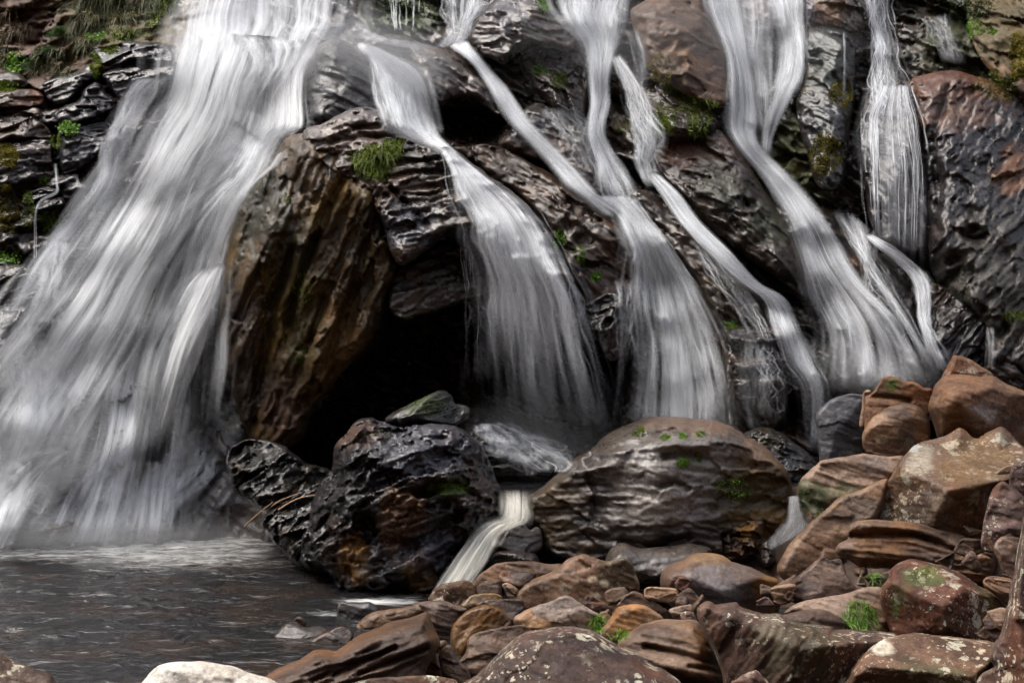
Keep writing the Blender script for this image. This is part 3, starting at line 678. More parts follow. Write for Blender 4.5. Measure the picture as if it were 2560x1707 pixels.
    for k in range(strands):
        u0 = rs.uniform(.02, .98) if rs.uniform() < .8 else rs.uniform(-spread, 1 + spread)
        if rs.uniform() < clump: u0 = np.clip(cl[rs.randint(len(cl))] + rs.normal() * .05, .01, .99)
        a0 = 0 if rs.uniform() < .5 else rs.uniform(0, .7); a1 = min(1, a0 + rs.uniform(.25, .9)); 
        i0, i1 = int(a0 * (nT - 1)), int(a1 * (nT - 1)) + 1
        if i1 - i0 < 5: continue
        ts = t01[i0:i1]
        uu = u0 + wob * n1(ts * 5 + k * 3.1, seed + k) * .9 + wob * .35 * n1(ts * 17 + k, seed + k + 50)
        uu = np.clip(uu, -.02 - spread, 1.02 + spread)
        c = Le[i0:i1] * (1 - uu)[:, None] + Re[i0:i1] * uu[:, None]
        tg = np.gradient(c, axis=0); tg /= np.linalg.norm(tg, axis=1)[:, None] + 1e-9
        nr = np.stack([-tg[:, 1], tg[:, 0]], 1)
        wd = (rs.uniform(0, 1) ** 2.0 * (sw[1] - sw[0]) + sw[0]) * (1.9 if soft else 1.0)
        wdt = wd * (1 + .5 * n1(ts * 9 + k, seed + 7)) * (.7 + .6 * (ts - ts[0]))
        al = (.62 if soft else .9) * rs.uniform(*sa) * sm(0, .25, (ts - ts[0]) / (ts[-1] - ts[0] + 1e-6) + (.25 if i0 == 0 else 0)) * sm(0, .35, (ts[-1] - ts) / (ts[-1] - ts[0] + 1e-6)) * (.75 + .6 * n1(ts * 11, k + 9.))
        al = al * sm(0, top, ts + .004) * sm(0, bot, 1.004 - ts)
        Y = drape(c[:, :1], c[:, 1:], off + .03 + rs.uniform(0, .07))[:, 0]
        pts = np.stack([c - nr * wdt[:, None], c, c + nr * wdt[:, None]], 1)
        V = world_pts(pts[..., 0].ravel(), pts[..., 1].ravel(), np.repeat(Y, 3))
        V[1::3, 1] -= np.minimum(wdt, 8) * .0018
        n = len(ts); I = np.arange(n * 3).reshape(n, 3)
        VV.append(V); AA.append(np.stack([al * 0, np.clip(al, 0, 1), al * 0], 1).ravel())
        UU.append(np.stack([np.tile([0, .5 * wd / 200, wd / 200], n) + rs.uniform(0, 9), np.repeat(vlen[i0:i1], 3)], 1))
        FF.append(np.stack([I[:-1, :-1], I[1:, :-1], I[1:, 1:], I[:-1, 1:]], -1).reshape(-1, 4) + nv); nv += n * 3
        cf = cream * rs.uniform(0, 1); CC.append(np.tile(tint * (1 - cf) + cr * cf, (n * 3, 1)))
    lo = np.concatenate(VV); e = bpy.data.objects.new(name, None); SC.collection.objects.link(e); e.empty_display_size = .1
    e.location = (lo[:, 0].mean(), lo[:, 1].mean(), lo[:, 2].min())
    bpy.context.view_layer.update()
    nveil = 3 if veil > 0 else 0
    for pn, a_, b_ in (("curtain", 0, nveil), ("threads", nveil, len(VV))):
        if b_ <= a_: continue
        base = sum(len(v) for v in VV[:a_])
        c = make_mesh(pn, np.concatenate(VV[a_:b_]), np.concatenate(FF[a_:b_]) - base, M_WATER, {"Alp": np.concatenate(AA[a_:b_]), "Col": np.concatenate(CC[a_:b_])}, np.concatenate(UU[a_:b_]), parent=e)
        if pn == "threads": c["kind"] = "stuff"
    tag(e, label, name_cat, group, 'thing'); return e

V_ = lambda *a: Z('V', *a)
# tall main fall: upper drop, left apron, right apron, bright right hand strand
cascade("waterfall", "tall main waterfall's upper curtain dropping from the photo's top edge", V_(440,-60, 428,0, 415,60, 402,120, 390,190), V_(815,-60, 805,0, 800,50, 775,85, 720,120), strands=60, sw=(5, 24), sa=(.08, .35), veil=.78, streak=60, wob=.04, seed=11, bot=.4, top=.01, off=.5, contrast=.9, buf=ZWIDE, edge=.2)
cascade("waterfall", "broad milky apron of the main fall spreading to the lower left", V_(415,50, 395,160, 345,270, 265,400, 175,540, 85,680, -10,800, -110,920), V_(640,70, 600,190, 540,330, 470,480, 390,640, 310,800, 220,960, 130,1140), strands=70, sw=(8, 34), sa=(.06, .3), veil=.72, streak=40, wob=.06, seed=12, cream=.15, off=.66, top=.12, contrast=1.2, clump=.4, buf=ZWIDE, edge=.3)
cascade("waterfall", "grey steep curtain in the middle of the main fall reaching the pool", V_(520,120, 470,260, 400,420, 320,580, 250,760, 190,940, 140,1100, 50,1268), V_(690,110, 660,260, 600,380, 530,470, 500,600, 480,760, 460,960, 430,1268), strands=100, sw=(4, 24), sa=(.08, .32), veil=.50, streak=46, wob=.05, seed=13, off=.55, top=.15, bot=.06, contrast=1.3, clump=.5, buf=ZWIDE)
cascade("waterfall", "ragged white strand hugging the huge central rock's left side", V_(560,80, 600,180, 560,290, 520,380, 490,450, 450,560, 400,680, 350,800, 320,960, 300,1120), V_(735,95, 692,170, 692,285, 645,310, 605,390, 560,455, 525,540, 515,640, 500,760, 480,950), strands=120, sw=(3, 16), sa=(.2, .75), veil=.36, streak=36, wob=.14, seed=14, off=.55, top=.08, bot=.35, cream=.2, clump=.7, contrast=1.6, buf=ZWIDE)
cascade("waterfall", "splashing foot of the main fall at the photo's lower left border", V_(-160,740, -150,900, -140,1050, -130,1250), V_(190,740, 200,880, 150,1020, 30,1268), strands=60, sw=(8, 30), sa=(.12, .4), veil=.62, streak=22, wob=.1, seed=15, off=.68, top=.35, bot=.02, contrast=1.0, buf=ZWIDE)
cascade("waterfall", "bluish white streaks fanning into the pool at the main fall's foot", V_(330,1000, 240,1060, 150,1150, 60,1266), V_(480,1010, 440,1090, 380,1170, 330,1268), strands=60, sw=(3, 14), sa=(.2, .6), veil=.25, streak=22, wob=.08, seed=16, off=.5, top=.3, bot=.02, col=(.74, .78, .85), buf=ZWIDE, contrast=1.5)
cascade("waterfall", "bulging white billow over the ledge halfway down the main fall", Z('A', 1330,690, 1270,800, 1180,900, 1050,1010, 900,1090, 750,1210, 600,1360), Z('A', 1490,800, 1450,900, 1380,1000, 1270,1110, 1200,1250, 1150,1400, 1090,1568), strands=60, sw=(4, 18), sa=(.1, .5), veil=.55, streak=26, wob=.10, seed=51, off=.62, top=.10, bot=.5, contrast=1.5, buf=ZWIDE, clump=.5)
cascade("waterfall", "creamy fan spilling beside the huge rock's flank low in the main fall", Z('D', 1140,150, 1000,280, 920,430, 860,620, 800,900, 720,1230), Z('D', 1290,120, 1250,260, 1170,420, 1090,600, 1010,850, 900,1250), strands=70, sw=(4, 16), sa=(.1, .5), veil=.55, streak=24, wob=.07, seed=52, off=.62, top=.12, bot=.45, contrast=1.5, buf=ZWIDE, cream=.1, clump=.5)
cascade("waterfall", "low white hump of water at the main fall's foot by the photo's left border", Z('D', 350,1165, 150,1215, 0,1330, -120,1480), Z('D', 420,1180, 310,1270, 190,1420, 90,1560), strands=50, sw=(4, 18), sa=(.15, .5), veil=.7, streak=20, wob=.08, seed=53, off=.65, top=.12, bot=.12, contrast=1.1, buf=ZWIDE)
cascade("waterfall", "ragged splash leaping along the main fall's left edge", Z('A', 310,1330, 280,1430, 235,1590, 130,1760, 10,1920), Z('A', 395,1360, 365,1480, 340,1600, 280,1760, 170,1900), strands=60, sw=(3, 10), sa=(.2, .7), veil=.35, streak=14, wob=.25, seed=54, off=.5, top=.1, bot=.25, contrast=1.6, buf=ZWIDE)
cascade("waterfall", "bright upper billow curling over the lip right of the main fall", Z('A', 1280,190, 1330,260, 1380,360, 1340,480, 1300,600), Z('A', 1700,215, 1690,300, 1640,400, 1560,520, 1480,650), strands=50, sw=(4, 16), sa=(.1, .5), veil=.5, streak=22, wob=.12, seed=55, off=.66, top=.15, bot=.5, contrast=1.5, buf=ZWIDE)
cascade("rivulet", "broken white rivulet beside the blue grey slab left of the main fall", V_(335,180, 300,215, 270,280, 235,340, 215,420, 140,520, 60,640, -10,790), V_(395,175, 360,215, 320,290, 290,350, 270,420, 200,520, 120,640, 40,760), strands=70, sw=(2, 9), sa=(.2, .7), veil=.18, wob=.25, seed=17, clump=.6, bot=.2, name_cat="rivulet", contrast=1.6)
cascade("rivulet", "thin white trickle threading down the left bank's ledges", V_(124,375, 128,420, 126,440, 92,460, 80,490, 78,560, 74,610), V_(130,375, 134,420, 132,445, 98,462, 86,490, 84,560, 86,610), strands=9, sw=(1.2, 2.4), sa=(.4, .9), veil=.15, wob=.2, seed=18, soft=0, off=.07, name_cat="rivulet")
# second cascade
cascade("waterfall", "fanned white cascade between the misty rock and the humped rock", V_(815,100, 850,135, 868,180, 878,240, 900,290, 950,315, 1000,335, 1045,365), V_(850,108, 905,130, 960,160, 985,210, 1000,290, 1005,315, 1025,335, 1060,362), strands=150, sw=(2, 9), sa=(.25, .85), veil=.45, wob=.12, seed=21, bot=.05, contrast=1.2)
cascade("waterfall", "central cascade pouring off the striated slab into the dark hollow", V_(1010,340, 1035,395, 1060,470, 1080,530, 1095,600, 1110,690, 1125,820, 1140,1000), V_(1035,340, 1120,405, 1205,465, 1265,560, 1310,640, 1345,740, 1372,870, 1395,1020), strands=200, sw=(1.5, 8), sa=(.2, .85), veil=.46, wob=.08, seed=22, bot=.3, clump=.7, contrast=1.7, streak=44, off=.05)
cascade("rivulet", "faint dripping threads under the striated slab, left of the central cascade", V_(1060,560, 1068,640, 1070,720, 1072,900), V_(1100,580, 1110,660, 1118,740, 1125,900), strands=14, sw=(1, 2), sa=(.3, .7), veil=0, seed=23, soft=0, name_cat="rivulet", wob=.12)
# third and fourth
cascade("waterfall", "upper streamlets left of the grey banded rock at the top edge", V_(1020,-40, 1030,20, 1035,60, 1010,95, 985,110), V_(1125,-40, 1110,10, 1085,50, 1075,80, 1060,112), strands=70, sw=(2, 7), sa=(.2, .8), veil=.3, wob=.12, seed=24, clump=.5)
cascade("rivulet", "three short white drips above the spray hollow at the top edge", V_(895,-40, 898,10, 902,40, 905,75), V_(965,-40, 962,10, 960,40, 955,75), strands=26, sw=(2, 5), sa=(.3, .8), veil=0, clump=1, seed=25, soft=0, wob=.03, name_cat="rivulet")
cascade("waterfall", "narrow diagonal stream from the grey banded rock to the arched cascade", V_(1030,105, 1085,140, 1130,205, 1170,270, 1240,350, 1300,415, 1350,455, 1400,500), V_(1070,95, 1105,145, 1155,205, 1205,280, 1270,345, 1330,405, 1385,460, 1430,490), strands=90, sw=(3, 9), sa=(.3, .9), veil=.75, wob=.10, seed=26, contrast=.8, top=.04, bot=.06)
cascade("waterfall", "tall braided stream left of the dull brown boulder", V_(1285,-40, 1300,35, 1335,100, 1345,180, 1352,250, 1352,310, 1372,370, 1380,430, 1395,455), V_(1445,-40, 1430,30, 1420,100, 1400,170, 1395,230, 1385,300, 1405,350, 1432,400, 1455,450), strands=170, sw=(2, 10), sa=(.25, .85), veil=.45, wob=.14, seed=27, clump=.5, contrast=1.2, bot=.03)
cascade("waterfall", "arched cascade falling wide behind the right dark boulder", V_(1345,452, 1415,490, 1438,540, 1448,600, 1450,700, 1448,820, 1445,975), V_(1452,448, 1500,515, 1555,590, 1605,670, 1648,780, 1672,890, 1685,985), strands=170, sw=(2, 12), sa=(.12, .6), veil=.50, wob=.08, seed=28, clump=.6, contrast=1.7, streak=44, bot=.06, top=.03)
cascade("waterfall", "lacy side branch dropping past the mossy ledge", V_(1400,130, 1430,190, 1452,260, 1462,320, 1455,370, 1490,435), V_(1425,125, 1470,200, 1500,270, 1520,325, 1505,375, 1512,435), strands=80, sw=(1.5, 5), sa=(.2, .75), veil=.18, wob=.3, seed=29, clump=.6, contrast=1.6)
# fifth .. ninth
cascade("waterfall", "thin diagonal stream with small steps right of the arched cascade", V_(1478,395, 1522,445, 1570,512, 1640,588, 1700,642, 1762,690, 1785,755, 1800,830, 1842,900, 1850,1040), V_(1510,400, 1552,442, 1602,508, 1672,573, 1742,650, 1805,688, 1842,768, 1882,838, 1902,900, 1885,1050), strands=170, sw=(1.5, 6), sa=(.2, .8), veil=.28, wob=.13, seed=30, clump=.5, contrast=1.4, bot=.05)
cascade("waterfall", "widest stream of the right side sweeping down to the brown boulders", V_(1610,-40, 1625,20, 1675,130, 1680,230, 1680,310, 1742,400, 1802,495, 1845,590, 1880,700, 1900,790, 1890,900), V_(1690,-40, 1695,30, 1715,160, 1730,260, 1745,340, 1825,430, 1905,540, 1965,640, 2045,725, 2095,800, 2125,880), strands=170, sw=(2, 12), sa=(.12, .6), veil=.52, wob=.10, seed=31, clump=.5, contrast=1.7, streak=34, bot=.04, top=.01)
cascade("waterfall", "twin upper stream joining the widest stream from the right", V_(1765,-40, 1778,40, 1785,130, 1775,220, 1755,300, 1750,375), V_(1845,-40, 1848,60, 1845,140, 1815,220, 1780,300, 1765,375), strands=120, sw=(2, 8), sa=(.2, .8), veil=.4, wob=.14, seed=32, clump=.5, contrast=1.2, top=.01)
cascade("waterfall", "hazy film of water over the slab left of the twin stream", V_(1690,-20, 1700,90, 1725,200, 1745,320), V_(1775,-20, 1780,90, 1775,200, 1765,320), strands=50, sw=(3, 10), sa=(.1, .3), veil=.3, seed=36, top=.02)
cascade("waterfall", "upper forked stream feeding the stringy veil", V_(1965,-40, 1990,40, 2000,110, 1985,200, 1965,300, 1975,420), V_(2055,-40, 2040,40, 2060,110, 2085,180, 2085,215, 2075,230), strands=90, sw=(1.5, 5), sa=(.25, .8), veil=.15, wob=.3, seed=33, soft=0, clump=.7, contrast=1.5, top=.01, bot=.1)
cascade("waterfall", "stringy vertical veil hanging down the right wall", V_(2030,195, 2012,260, 2002,330, 2000,430, 2010,560), V_(2085,195, 2105,260, 2118,340, 2122,450, 2120,620), strands=120, sw=(1, 3), sa=(.25, .85), veil=.14, wob=.03, seed=34, soft=0, clump=.5, contrast=1.4, bot=.12, off=.06)
cascade("rivulet", "forked trickle at the base of the stringy veil", V_(1985,540, 2045,592, 2092,650, 2108,735, 2125,790, 2150,860), V_(2005,538, 2085,592, 2130,650, 2135,735, 2165,780, 2205,850), strands=80, sw=(1.5, 6), sa=(.25, .8), veil=.25, wob=.22, seed=35, clump=.7, contrast=1.4, bot=.08, name_cat="rivulet")
for lb_, L_, R_, n_ in (("short drips over the dark block below the knobbly ridge", V_(1400,640, 1405,700, 1410,760, 1412,830), V_(1450,640, 1452,700, 1455,770, 1456,840), 16), ("thin drip down the dark gap left of the dull brown boulder", V_(1440,60, 1455,130, 1450,200, 1462,260), V_(1478,70, 1490,140, 1480,210, 1490,260), 18),
        ("single vertical drip beside the greenish black pillar", V_(1936,70, 1938,150, 1936,220), V_(1944,70, 1946,150, 1944,220), 6), ("drips in the dark corner right of the forked stream", V_(2120,40, 2135,90, 2150,140), V_(2180,30, 2200,90, 2205,150), 18), ("hair thin drips over the layered ledges", V_(1680,760, 1685,850, 1690,940), V_(1790,800, 1800,880, 1810,980), 20),
        ("thin side threads left of the thin diagonal stream", V_(1590,560, 1640,640, 1700,720, 1750,800), V_(1640,570, 1700,650, 1750,720, 1790,800), 24), ("spreading film along the widest stream's right bank", V_(1900,480, 1960,580, 2020,680, 2100,800, 2140,870), V_(1940,480, 2010,590, 2080,690, 2140,800, 2170,860), 40), ("threads trailing under the dark laminated shelf", V_(1075,690, 1078,760, 1080,880), V_(1130,690, 1135,760, 1140,880), 18),
        ("lacy film on the sloping purple slab", V_(1230,250, 1290,320, 1340,400), V_(1340,240, 1370,320, 1390,420), 26), ("upper film over the misty hollow", V_(820,60, 880,85, 960,95, 1010,105), V_(830,90, 900,110, 970,118, 1020,120), 22), ("dribble at the wedge slab's lower edge", V_(2262,750, 2266,800, 2262,850), V_(2285,750, 2288,800, 2285,850), 8)):
    cascade("rivulet", lb_, L_, R_, strands=n_, sw=(1, 3), sa=(.15, .6), veil=.10, seed=60 + n_, wob=.25, clump=.7, contrast=1.8, bot=.25, top=.15, name_cat="rivulet")
cascade("rivulet", "pale film running beside the smooth dark slab", V_(1940,480, 1968,560, 1975,620, 1978,670), V_(1995,520, 2005,590, 1998,640, 1990,680), strands=30, sw=(1.5, 5), sa=(.2, .6), veil=.12, seed=37, wob=.2, name_cat="rivulet")

# ------------------------------------------------------------------ wet boulders at the cliff foot
rock("pitted_boulder", "boulder", "glossy black pitted boulder left of the small chute",
     Z('7', 375,650, 385,500, 430,420, 500,345, 570,280, 640,270, 720,295, 850,320, 950,288, 1100,285, 1250,318, 1345,380, 1425,450, 1485,560, 1535,700, 1585,780, 1600,860, 1580,960, 1500,1040, 1420,1130, 1330,1230, 1260,1330, 1200,1430, 1150,1560, 900,1590, 600,1590, 420,1560, 360,1420, 260,1370, 150,1310, 140,1150, 200,1000, 240,850, 290,720),
     Y=9.95, lean=.22, T=.75, R=.8, sty='slate', sa=-20, samp=.05, sfreq=6, amp=.07, pits=.05, frac=.09, ff=3, jit=4, nsub=5, ridges=[(Z('7', 1140,540, 1250,500, 1380,560, 1500,680), -.16, 26), (Z('7', 600,1000, 640,1100), -.12, 28), (Z('7', 960,960, 900,1200), -.07, 30), (Z('7', 1000,800, 1250,730, 1400,830), -.07, 12)],
     spots=[(1000, 1290, 60, 90, (.12, .055, .018), .75, .5), (880, 1400, 45, 70, (.22, .105, .02), .7, .5), (1050, 1440, 40, 70, (.16, .08, .02), .7, .4), (880, 1090, 90, 35, (.11, .065, .045), .6, .3), (1130, 1215, 60, 22, (.06, .10, .015), .8, .1), (1060, 1110, 140, 90, (.10, .10, .12), .45, .8), (1090, 1370, 90, 60, (.085, .09, .12), .5, .8)])
rock("capstone", "boulder", "small laminated black slab perched on the pitted boulder", Z('7', 745,290, 820,222, 900,180, 1000,132, 1100,86, 1172,74, 1232,110, 1252,160, 1340,182, 1352,225, 1320,285, 1250,320, 1100,320, 950,330, 850,330), Y=10.1, lean=.2, T=.3, sty='black', sa=-25, samp=.06, sfreq=12, amp=.03, facets=2, spots=[(1060, 1010, 60, 30, (.045, .065, .015), .6, .2)])
rock("banded_boulder", "boulder", "great rounded boulder with glossy horizontal bands and moss spots, right of the chute",
     Z('8', 165,760, 180,700, 280,640, 400,540, 480,450, 620,380, 700,300, 800,230, 920,170, 1060,130, 1220,120, 1400,135, 1560,155, 1680,190, 1780,260, 1880,310, 1980,400, 2070,500, 2110,580, 2122,680, 2100,800, 2085,950, 2040,1090, 1980,1240, 1850,1270, 1700,1230, 1500,1200, 1300,1200, 1000,1230, 760,1230, 500,1220, 330,1130, 270,980, 200,880),
     Y=9.95, lean=.30, T=.8, R=.8, sty='silver', sa=3, samp=.024, sfreq=6, frac=.035, amp=.05, jit=3.5, planes=[(.97, 1.3, .25), (.93, .1, .25), (.95, -1.2, .3)], ridges=[(Z('8', 1180,420, 1300,395, 1470,405), -.08, 9), (Z('8', 1150,630, 1250,600, 1350,650), -.06, 8), (Z('8', 880,1040, 1100,1080, 1350,1010), -.07, 10), (Z('8', 650,400, 900,380, 1300,320, 1500,330), .05, 10)],
     spots=[(1690, 1180, 170, 110, (.20, .175, .155), .75, .75), (1660, 1270, 150, 50, (.22, .19, .165), .6, .75), (1900, 1240, 130, 110, (.046, .029, .009), .95, .25), (1960, 1160, 70, 70, (.060, .036, .014), .8, .3), (1400, 1240, 60, 70, (.050, .032, .014), .7, .5), (1930, 1320, 90, 60, (.14, .075, .022), .7, .5), (1760, 1060, 160, 30, (.14, .085, .055), .7, .3), (1930, 1120, 90, 60, (.15, .09, .055), .7, .25), (1380, 1290, 70, 90, (.07, .045, .022), .7, .4)])
rock("wet_slab", "rock slab", "smooth shiny grey slab at the banded boulder's foot", Z('8', 740,1170, 830,1050, 1000,1085, 1200,1075, 1400,1050, 1520,1090, 1480,1180, 1300,1300, 1150,1340, 950,1330, 800,1250), Y=9.05, lean=.9, T=.25, R=.8, sty='silver', sa=-15, samp=.04, spots=[(1620, 1400, 70, 30, (.10, .09, .085), .6, .7)])
rock("chute_stone", "stone", "smooth dark grey stone splitting the small chute's right edge", Z('3', 640,240, 690,170, 760,100, 820,50, 900,22, 975,38, 1015,90, 1080,65, 1135,120, 1145,260, 1060,330, 900,350, 750,330, 650,310), Y=9.55, T=.3, sty='grey', facets=2)
rock("chute_stone", "stone", "low dark wet stone below the smooth dark grey stone at the chute", Z('3', 610,460, 660,330, 720,295, 860,285, 1000,310, 1080,330, 1130,420, 1100,470, 880,480, 720,500), Y=9.35, T=.25, sty='slate', facets=2, pits=.02)
rock("ochre_lump", "stone", "ochre brown knobbly lump beneath the banded boulder's right flank", Z('8', 1590,1090, 1610,980, 1680,910, 1760,880, 1885,885, 1905,960, 1880,1060, 1850,1150, 1750,1190, 1640,1180), Y=9.5, T=.22, sty='rust', pits=.05, frac=.07, ff=4, jit=6, facets=3, spots=[(1870, 1330, 40, 30, (.16, .085, .025), .7, .6)])
rock("ochre_lump", "stone", "small dark glossy knob at the banded boulder's lower right corner", Z('8', 1880,1080, 1900,1040, 1950,1030, 1985,1100, 1990,1180, 1930,1240, 1880,1190), Y=9.35, T=.15, sty='wet', pits=.03)
rock("root_mound", "rock", "low dark rock mound at the pool's edge below the huge central rock", Z('V', 520,1060, 560,1010, 640,1020, 700,1060, 760,1080, 800,1150, 760,1240, 700,1260, 640,1180, 560,1150), Y=10.5, T=.45, lean=.6, sty='black', sa=-35, samp=.05, sfreq=8, amp=.07, Tb=.3, frac=.11, ff=2.6, jit=7, facets=3)
rock("root_mound", "rock", "black wet mound between the pool and the pitted boulder's left side", Z('V', 600,1200, 650,1150, 720,1110, 790,1110, 800,1200, 780,1290, 720,1320, 650,1270), Y=10.15, T=.35, lean=.7, sty='black', sa=-40, samp=.05, sfreq=9, amp=.07, Tb=.3, frac=.11, ff=2.6, jit=7, facets=3)
rock("splash_mound", "rock", "dark lumpy mound washed white under the central cascade", Z('V', 1050,1010, 1075,965, 1130,960, 1200,990, 1260,1005, 1340,1035, 1370,1080, 1330,1094, 1120,1094, 1060,1075), Y=10.95, lean=1.7, T=.24, R=.9, sty='black', Tb=.2, frac=.12, ff=3.0, amp=.06, jit=5)
rock("splash_mound", "rock", "dim rounded rock behind the banded boulder under the thin stream", Z('V', 1690,1020, 1730,985, 1780,985, 1830,1020, 1880,1070, 1850,1110, 1760,1110, 1690,1080), Y=10.85, lean=.9, T=.3, R=.9, sty='black', Tb=.2, frac=.08, ff=3.0, jit=4)
ZMID = zbuf.copy()
cascade("rivulet", "foaming rivulets laced over the mound beneath the central cascade", V_(1100,975, 1120,1010, 1170,1050, 1220,1085), V_(1200,960, 1260,1000, 1320,1040, 1335,1085), strands=70, sw=(2, 6), sa=(.2, .7), veil=.25, wob=.3, seed=41, buf=ZMID, clump=.7, off=.02, contrast=1.6, bot=.02, name_cat="rivulet")
cascade("waterfall", "small cream coloured chute dropping and sliding between the two dark boulders", Z('7', 1590,775, 1590,880, 1575,985, 1470,1020, 1345,1115, 1245,1250, 1165,1390, 1105,1500), Z('7', 1750,780, 1762,900, 1772,1010, 1680,1050, 1590,1090, 1530,1190, 1470,1310, 1350,1480), strands=45, sw=(2, 10), sa=(.2, .7), veil=.95, seed=43, buf=ZMID, cream=.55, top=.16, bot=.02, off=.04, contrast=1.7, yline=(9.80, 9.15), wob=.06, col=(.97, .96, .92), halo=.2, edge=.42, streak=14)
cascade("waterfall", "short white spill between the banded boulder and the mossy tan boulder", Z('8', 2095,700, 2095,800, 2085,880, 2030,980, 1985,1090), Z('8', 2155,700, 2170,800, 2200,870, 2250,920, 2130,1010), strands=70, sw=(2, 7), sa=(.3, .85), veil=.55, seed=44, buf=ZMID, off=.05, bot=.06, ymax=9.35, wob=.15, col=(.95, .95, .94))

# ------------------------------------------------------------------ boulders of the near bank
GB = "brown boulders heaped on the near bank"
def B(label, O, Y, sty='brown', **kw):
    d = dict(ext=.14, group=GB, facets=3, sa=18, samp=.010, sfreq=9); d.update(kw)
    cat = "boulder" if np.ptp(O[:, 0]) > 150 else "stone"
    return rock(cat, cat, label, O, Y=Y, sty=sty, **d)
# right side heap
B("tallest brown boulder at the back, its peak in front of the forked trickle", Z('6', 1235,300, 1265,230, 1310,155, 1340,118, 1440,148, 1550,208, 1645,275, 1640,420, 1400,500, 1250,420), 10.2, facets=1, planes=[(.8, .8, -.9)])
B("largest smooth brown boulder touching the photo's right border", Z('6', 1125,540, 1160,400, 1200,330, 1262,285, 1340,272, 1460,280, 1540,290, 1640,280, 1730,330, 1882,395, 2010,460, 2010,820, 1880,830, 1760,750, 1690,760, 1500,800, 1400,760, 1230,750, 1180,660), 9.85, lic=.15, planes=[(.9, -.2, 1.0), (.85, .7, -.1), (.95, 1.6, .4)], facets=0, T=.6, spots=[(2450, 1040, 40, 40, (.26, .24, .25), .5, .4), (2400, 970, 60, 60, (.19, .10, .055), .5)])
B("brown angular boulder with mossy hollow behind the round tan one", Z('6', 625,550, 632,450, 690,420, 750,320, 780,288, 850,283, 950,320, 1020,330, 1100,370, 1162,390, 1150,480, 1120,600, 1000,620, 850,600, 740,620, 650,680), 9.85, facets=2, lic=0, ridges=[(Z('6', 650,440, 850,455, 980,480), -.05, 7)], spots=[(2230, 960, 20, 20, (.05, .075, .015), .8)])
B("charcoal grey wet boulder at the foot of the widest stream", Z('6', 255,580, 300,520, 380,460, 500,425, 612,425, 640,470, 620,600, 605,900, 450,930, 300,950, 270,800, 250,680), 10.05, 'grey', facets=2, planes=[(.85, -.9, .2), (.88, 1.2, -.2)], spots=[(2070, 1080, 90, 110, (.055, .05, .048), .7, .3)])
B("thin pale stone squeezed between charcoal boulder and brown angular boulder", Z('6', 592,640, 608,520, 620,420, 650,392, 682,402, 660,460, 640,560, 632,640), 9.9, 'tan', facets=1)
B("round tan boulder with dark shaded belly in the middle of the right heap", Z('6', 618,710, 680,620, 760,560, 850,510, 950,495, 1040,508, 1100,560, 1145,680, 1130,810, 1000,880, 850,890, 720,890, 640,840, 615,770), 9.55, 'clay', facets=1, planes=[(.95, .9, .7)], spots=[(2180, 1065, 60, 40, (.32, .19, .11), .7), (2200, 1100, 18, 12, (.40, .32, .22), .8)])
B("mossy tan boulder with green shaded front beside the banded boulder", Z('6', 240,990, 300,940, 420,920, 560,900, 640,890, 800,910, 940,910, 900,1020, 820,1130, 620,1240, 450,1300, 340,1370, 250,1420, 170,1360, 110,1260, 105,1150, 140,1090, 180,1050), 9.35, 'tan', facets=0, planes=[(.85, .1, -1.0), (.95, .3, .5)], lic=0, samp=.035, spots=[(2030, 1240, 60, 50, (.035, .045, .012), .85), (2120, 1230, 40, 30, (.05, .065, .015), .5), (2190, 1160, 40, 30, (.15, .12, .10), .5)])
B("huge angular slab with sharp lichen crest and smooth olive brown top", Z('6', 1045,812, 1200,770, 1300,730, 1390,688, 1500,768, 1600,720, 1690,678, 1750,700, 1882,840, 2010,900, 2000,1100, 1640,1180, 1610,1290, 1570,1410, 1530,1540, 1400,1520, 1150,1460, 900,1440, 640,1420, 700,1290, 780,1150, 900,970, 960,895), 8.95, 'clay', facets=0, T=.75, lean=.35, R=.5, lic=.5, planes=[(.80, -.15, -1.9), (.78, .55, .95), (.85, -1.6, .2)], spots=[(2440, 1150, 130, 70, (.17, .095, .035), .7, .1, 0), (2300, 1150, 40, 40, (.42, .36, .27), .7, 0, 1), (2280, 1110, 18, 20, (.45, .45, .42), .9), (2350, 1260, 30, 25, (.35, .26, .18), .6, 0, 1), (2250, 1260, 90, 60, (.07, .045, .03), .5)])
B("small tan wedge stone resting on the olive brown slab top", Z('6', 1632,1090, 1690,1010, 1800,978, 1860,970, 1850,1060, 1790,1080, 1700,1105), 8.55, 'tan', facets=2)
B("purple brown stone at the right border above the knobbly purple one", Z('6', 1765,1110, 1790,985, 1850,940, 1990,880, 1990,1230, 1860,1240, 1790,1200), 8.4, 'purple')
B("knobbly purple red stone right of the angular slab", Z('6', 1612,1230, 1655,1142, 1710,1108, 1765,1130, 1890,1230, 1990,1320, 1990,1500, 1800,1600, 1560,1580, 1560,1430), 8.2, 'purple', pits=.02)
B("wide smooth tan slab under the angular slab's front edge", np.concatenate([Z('6', 240,1400, 330,1320, 430,1235, 600,1175, 740,1105, 820,1100, 800,1250, 720,1420, 600,1500), Z('4', 2150,330, 2020,400, 1900,440, 1770,520, 1640,545, 1560,480, 1475,390, 1560,240, 1640,165, 1740,80)]), 8.75, 'tan', facets=0, planes=[(.85, -.4, -1.1), (.9, .2, .5)], R=.6, lic=0, spots=[(2160, 1270, 90, 30, (.17, .135, .11), .6), (2050, 1360, 70, 40, (.26, .15, .09), .5)])
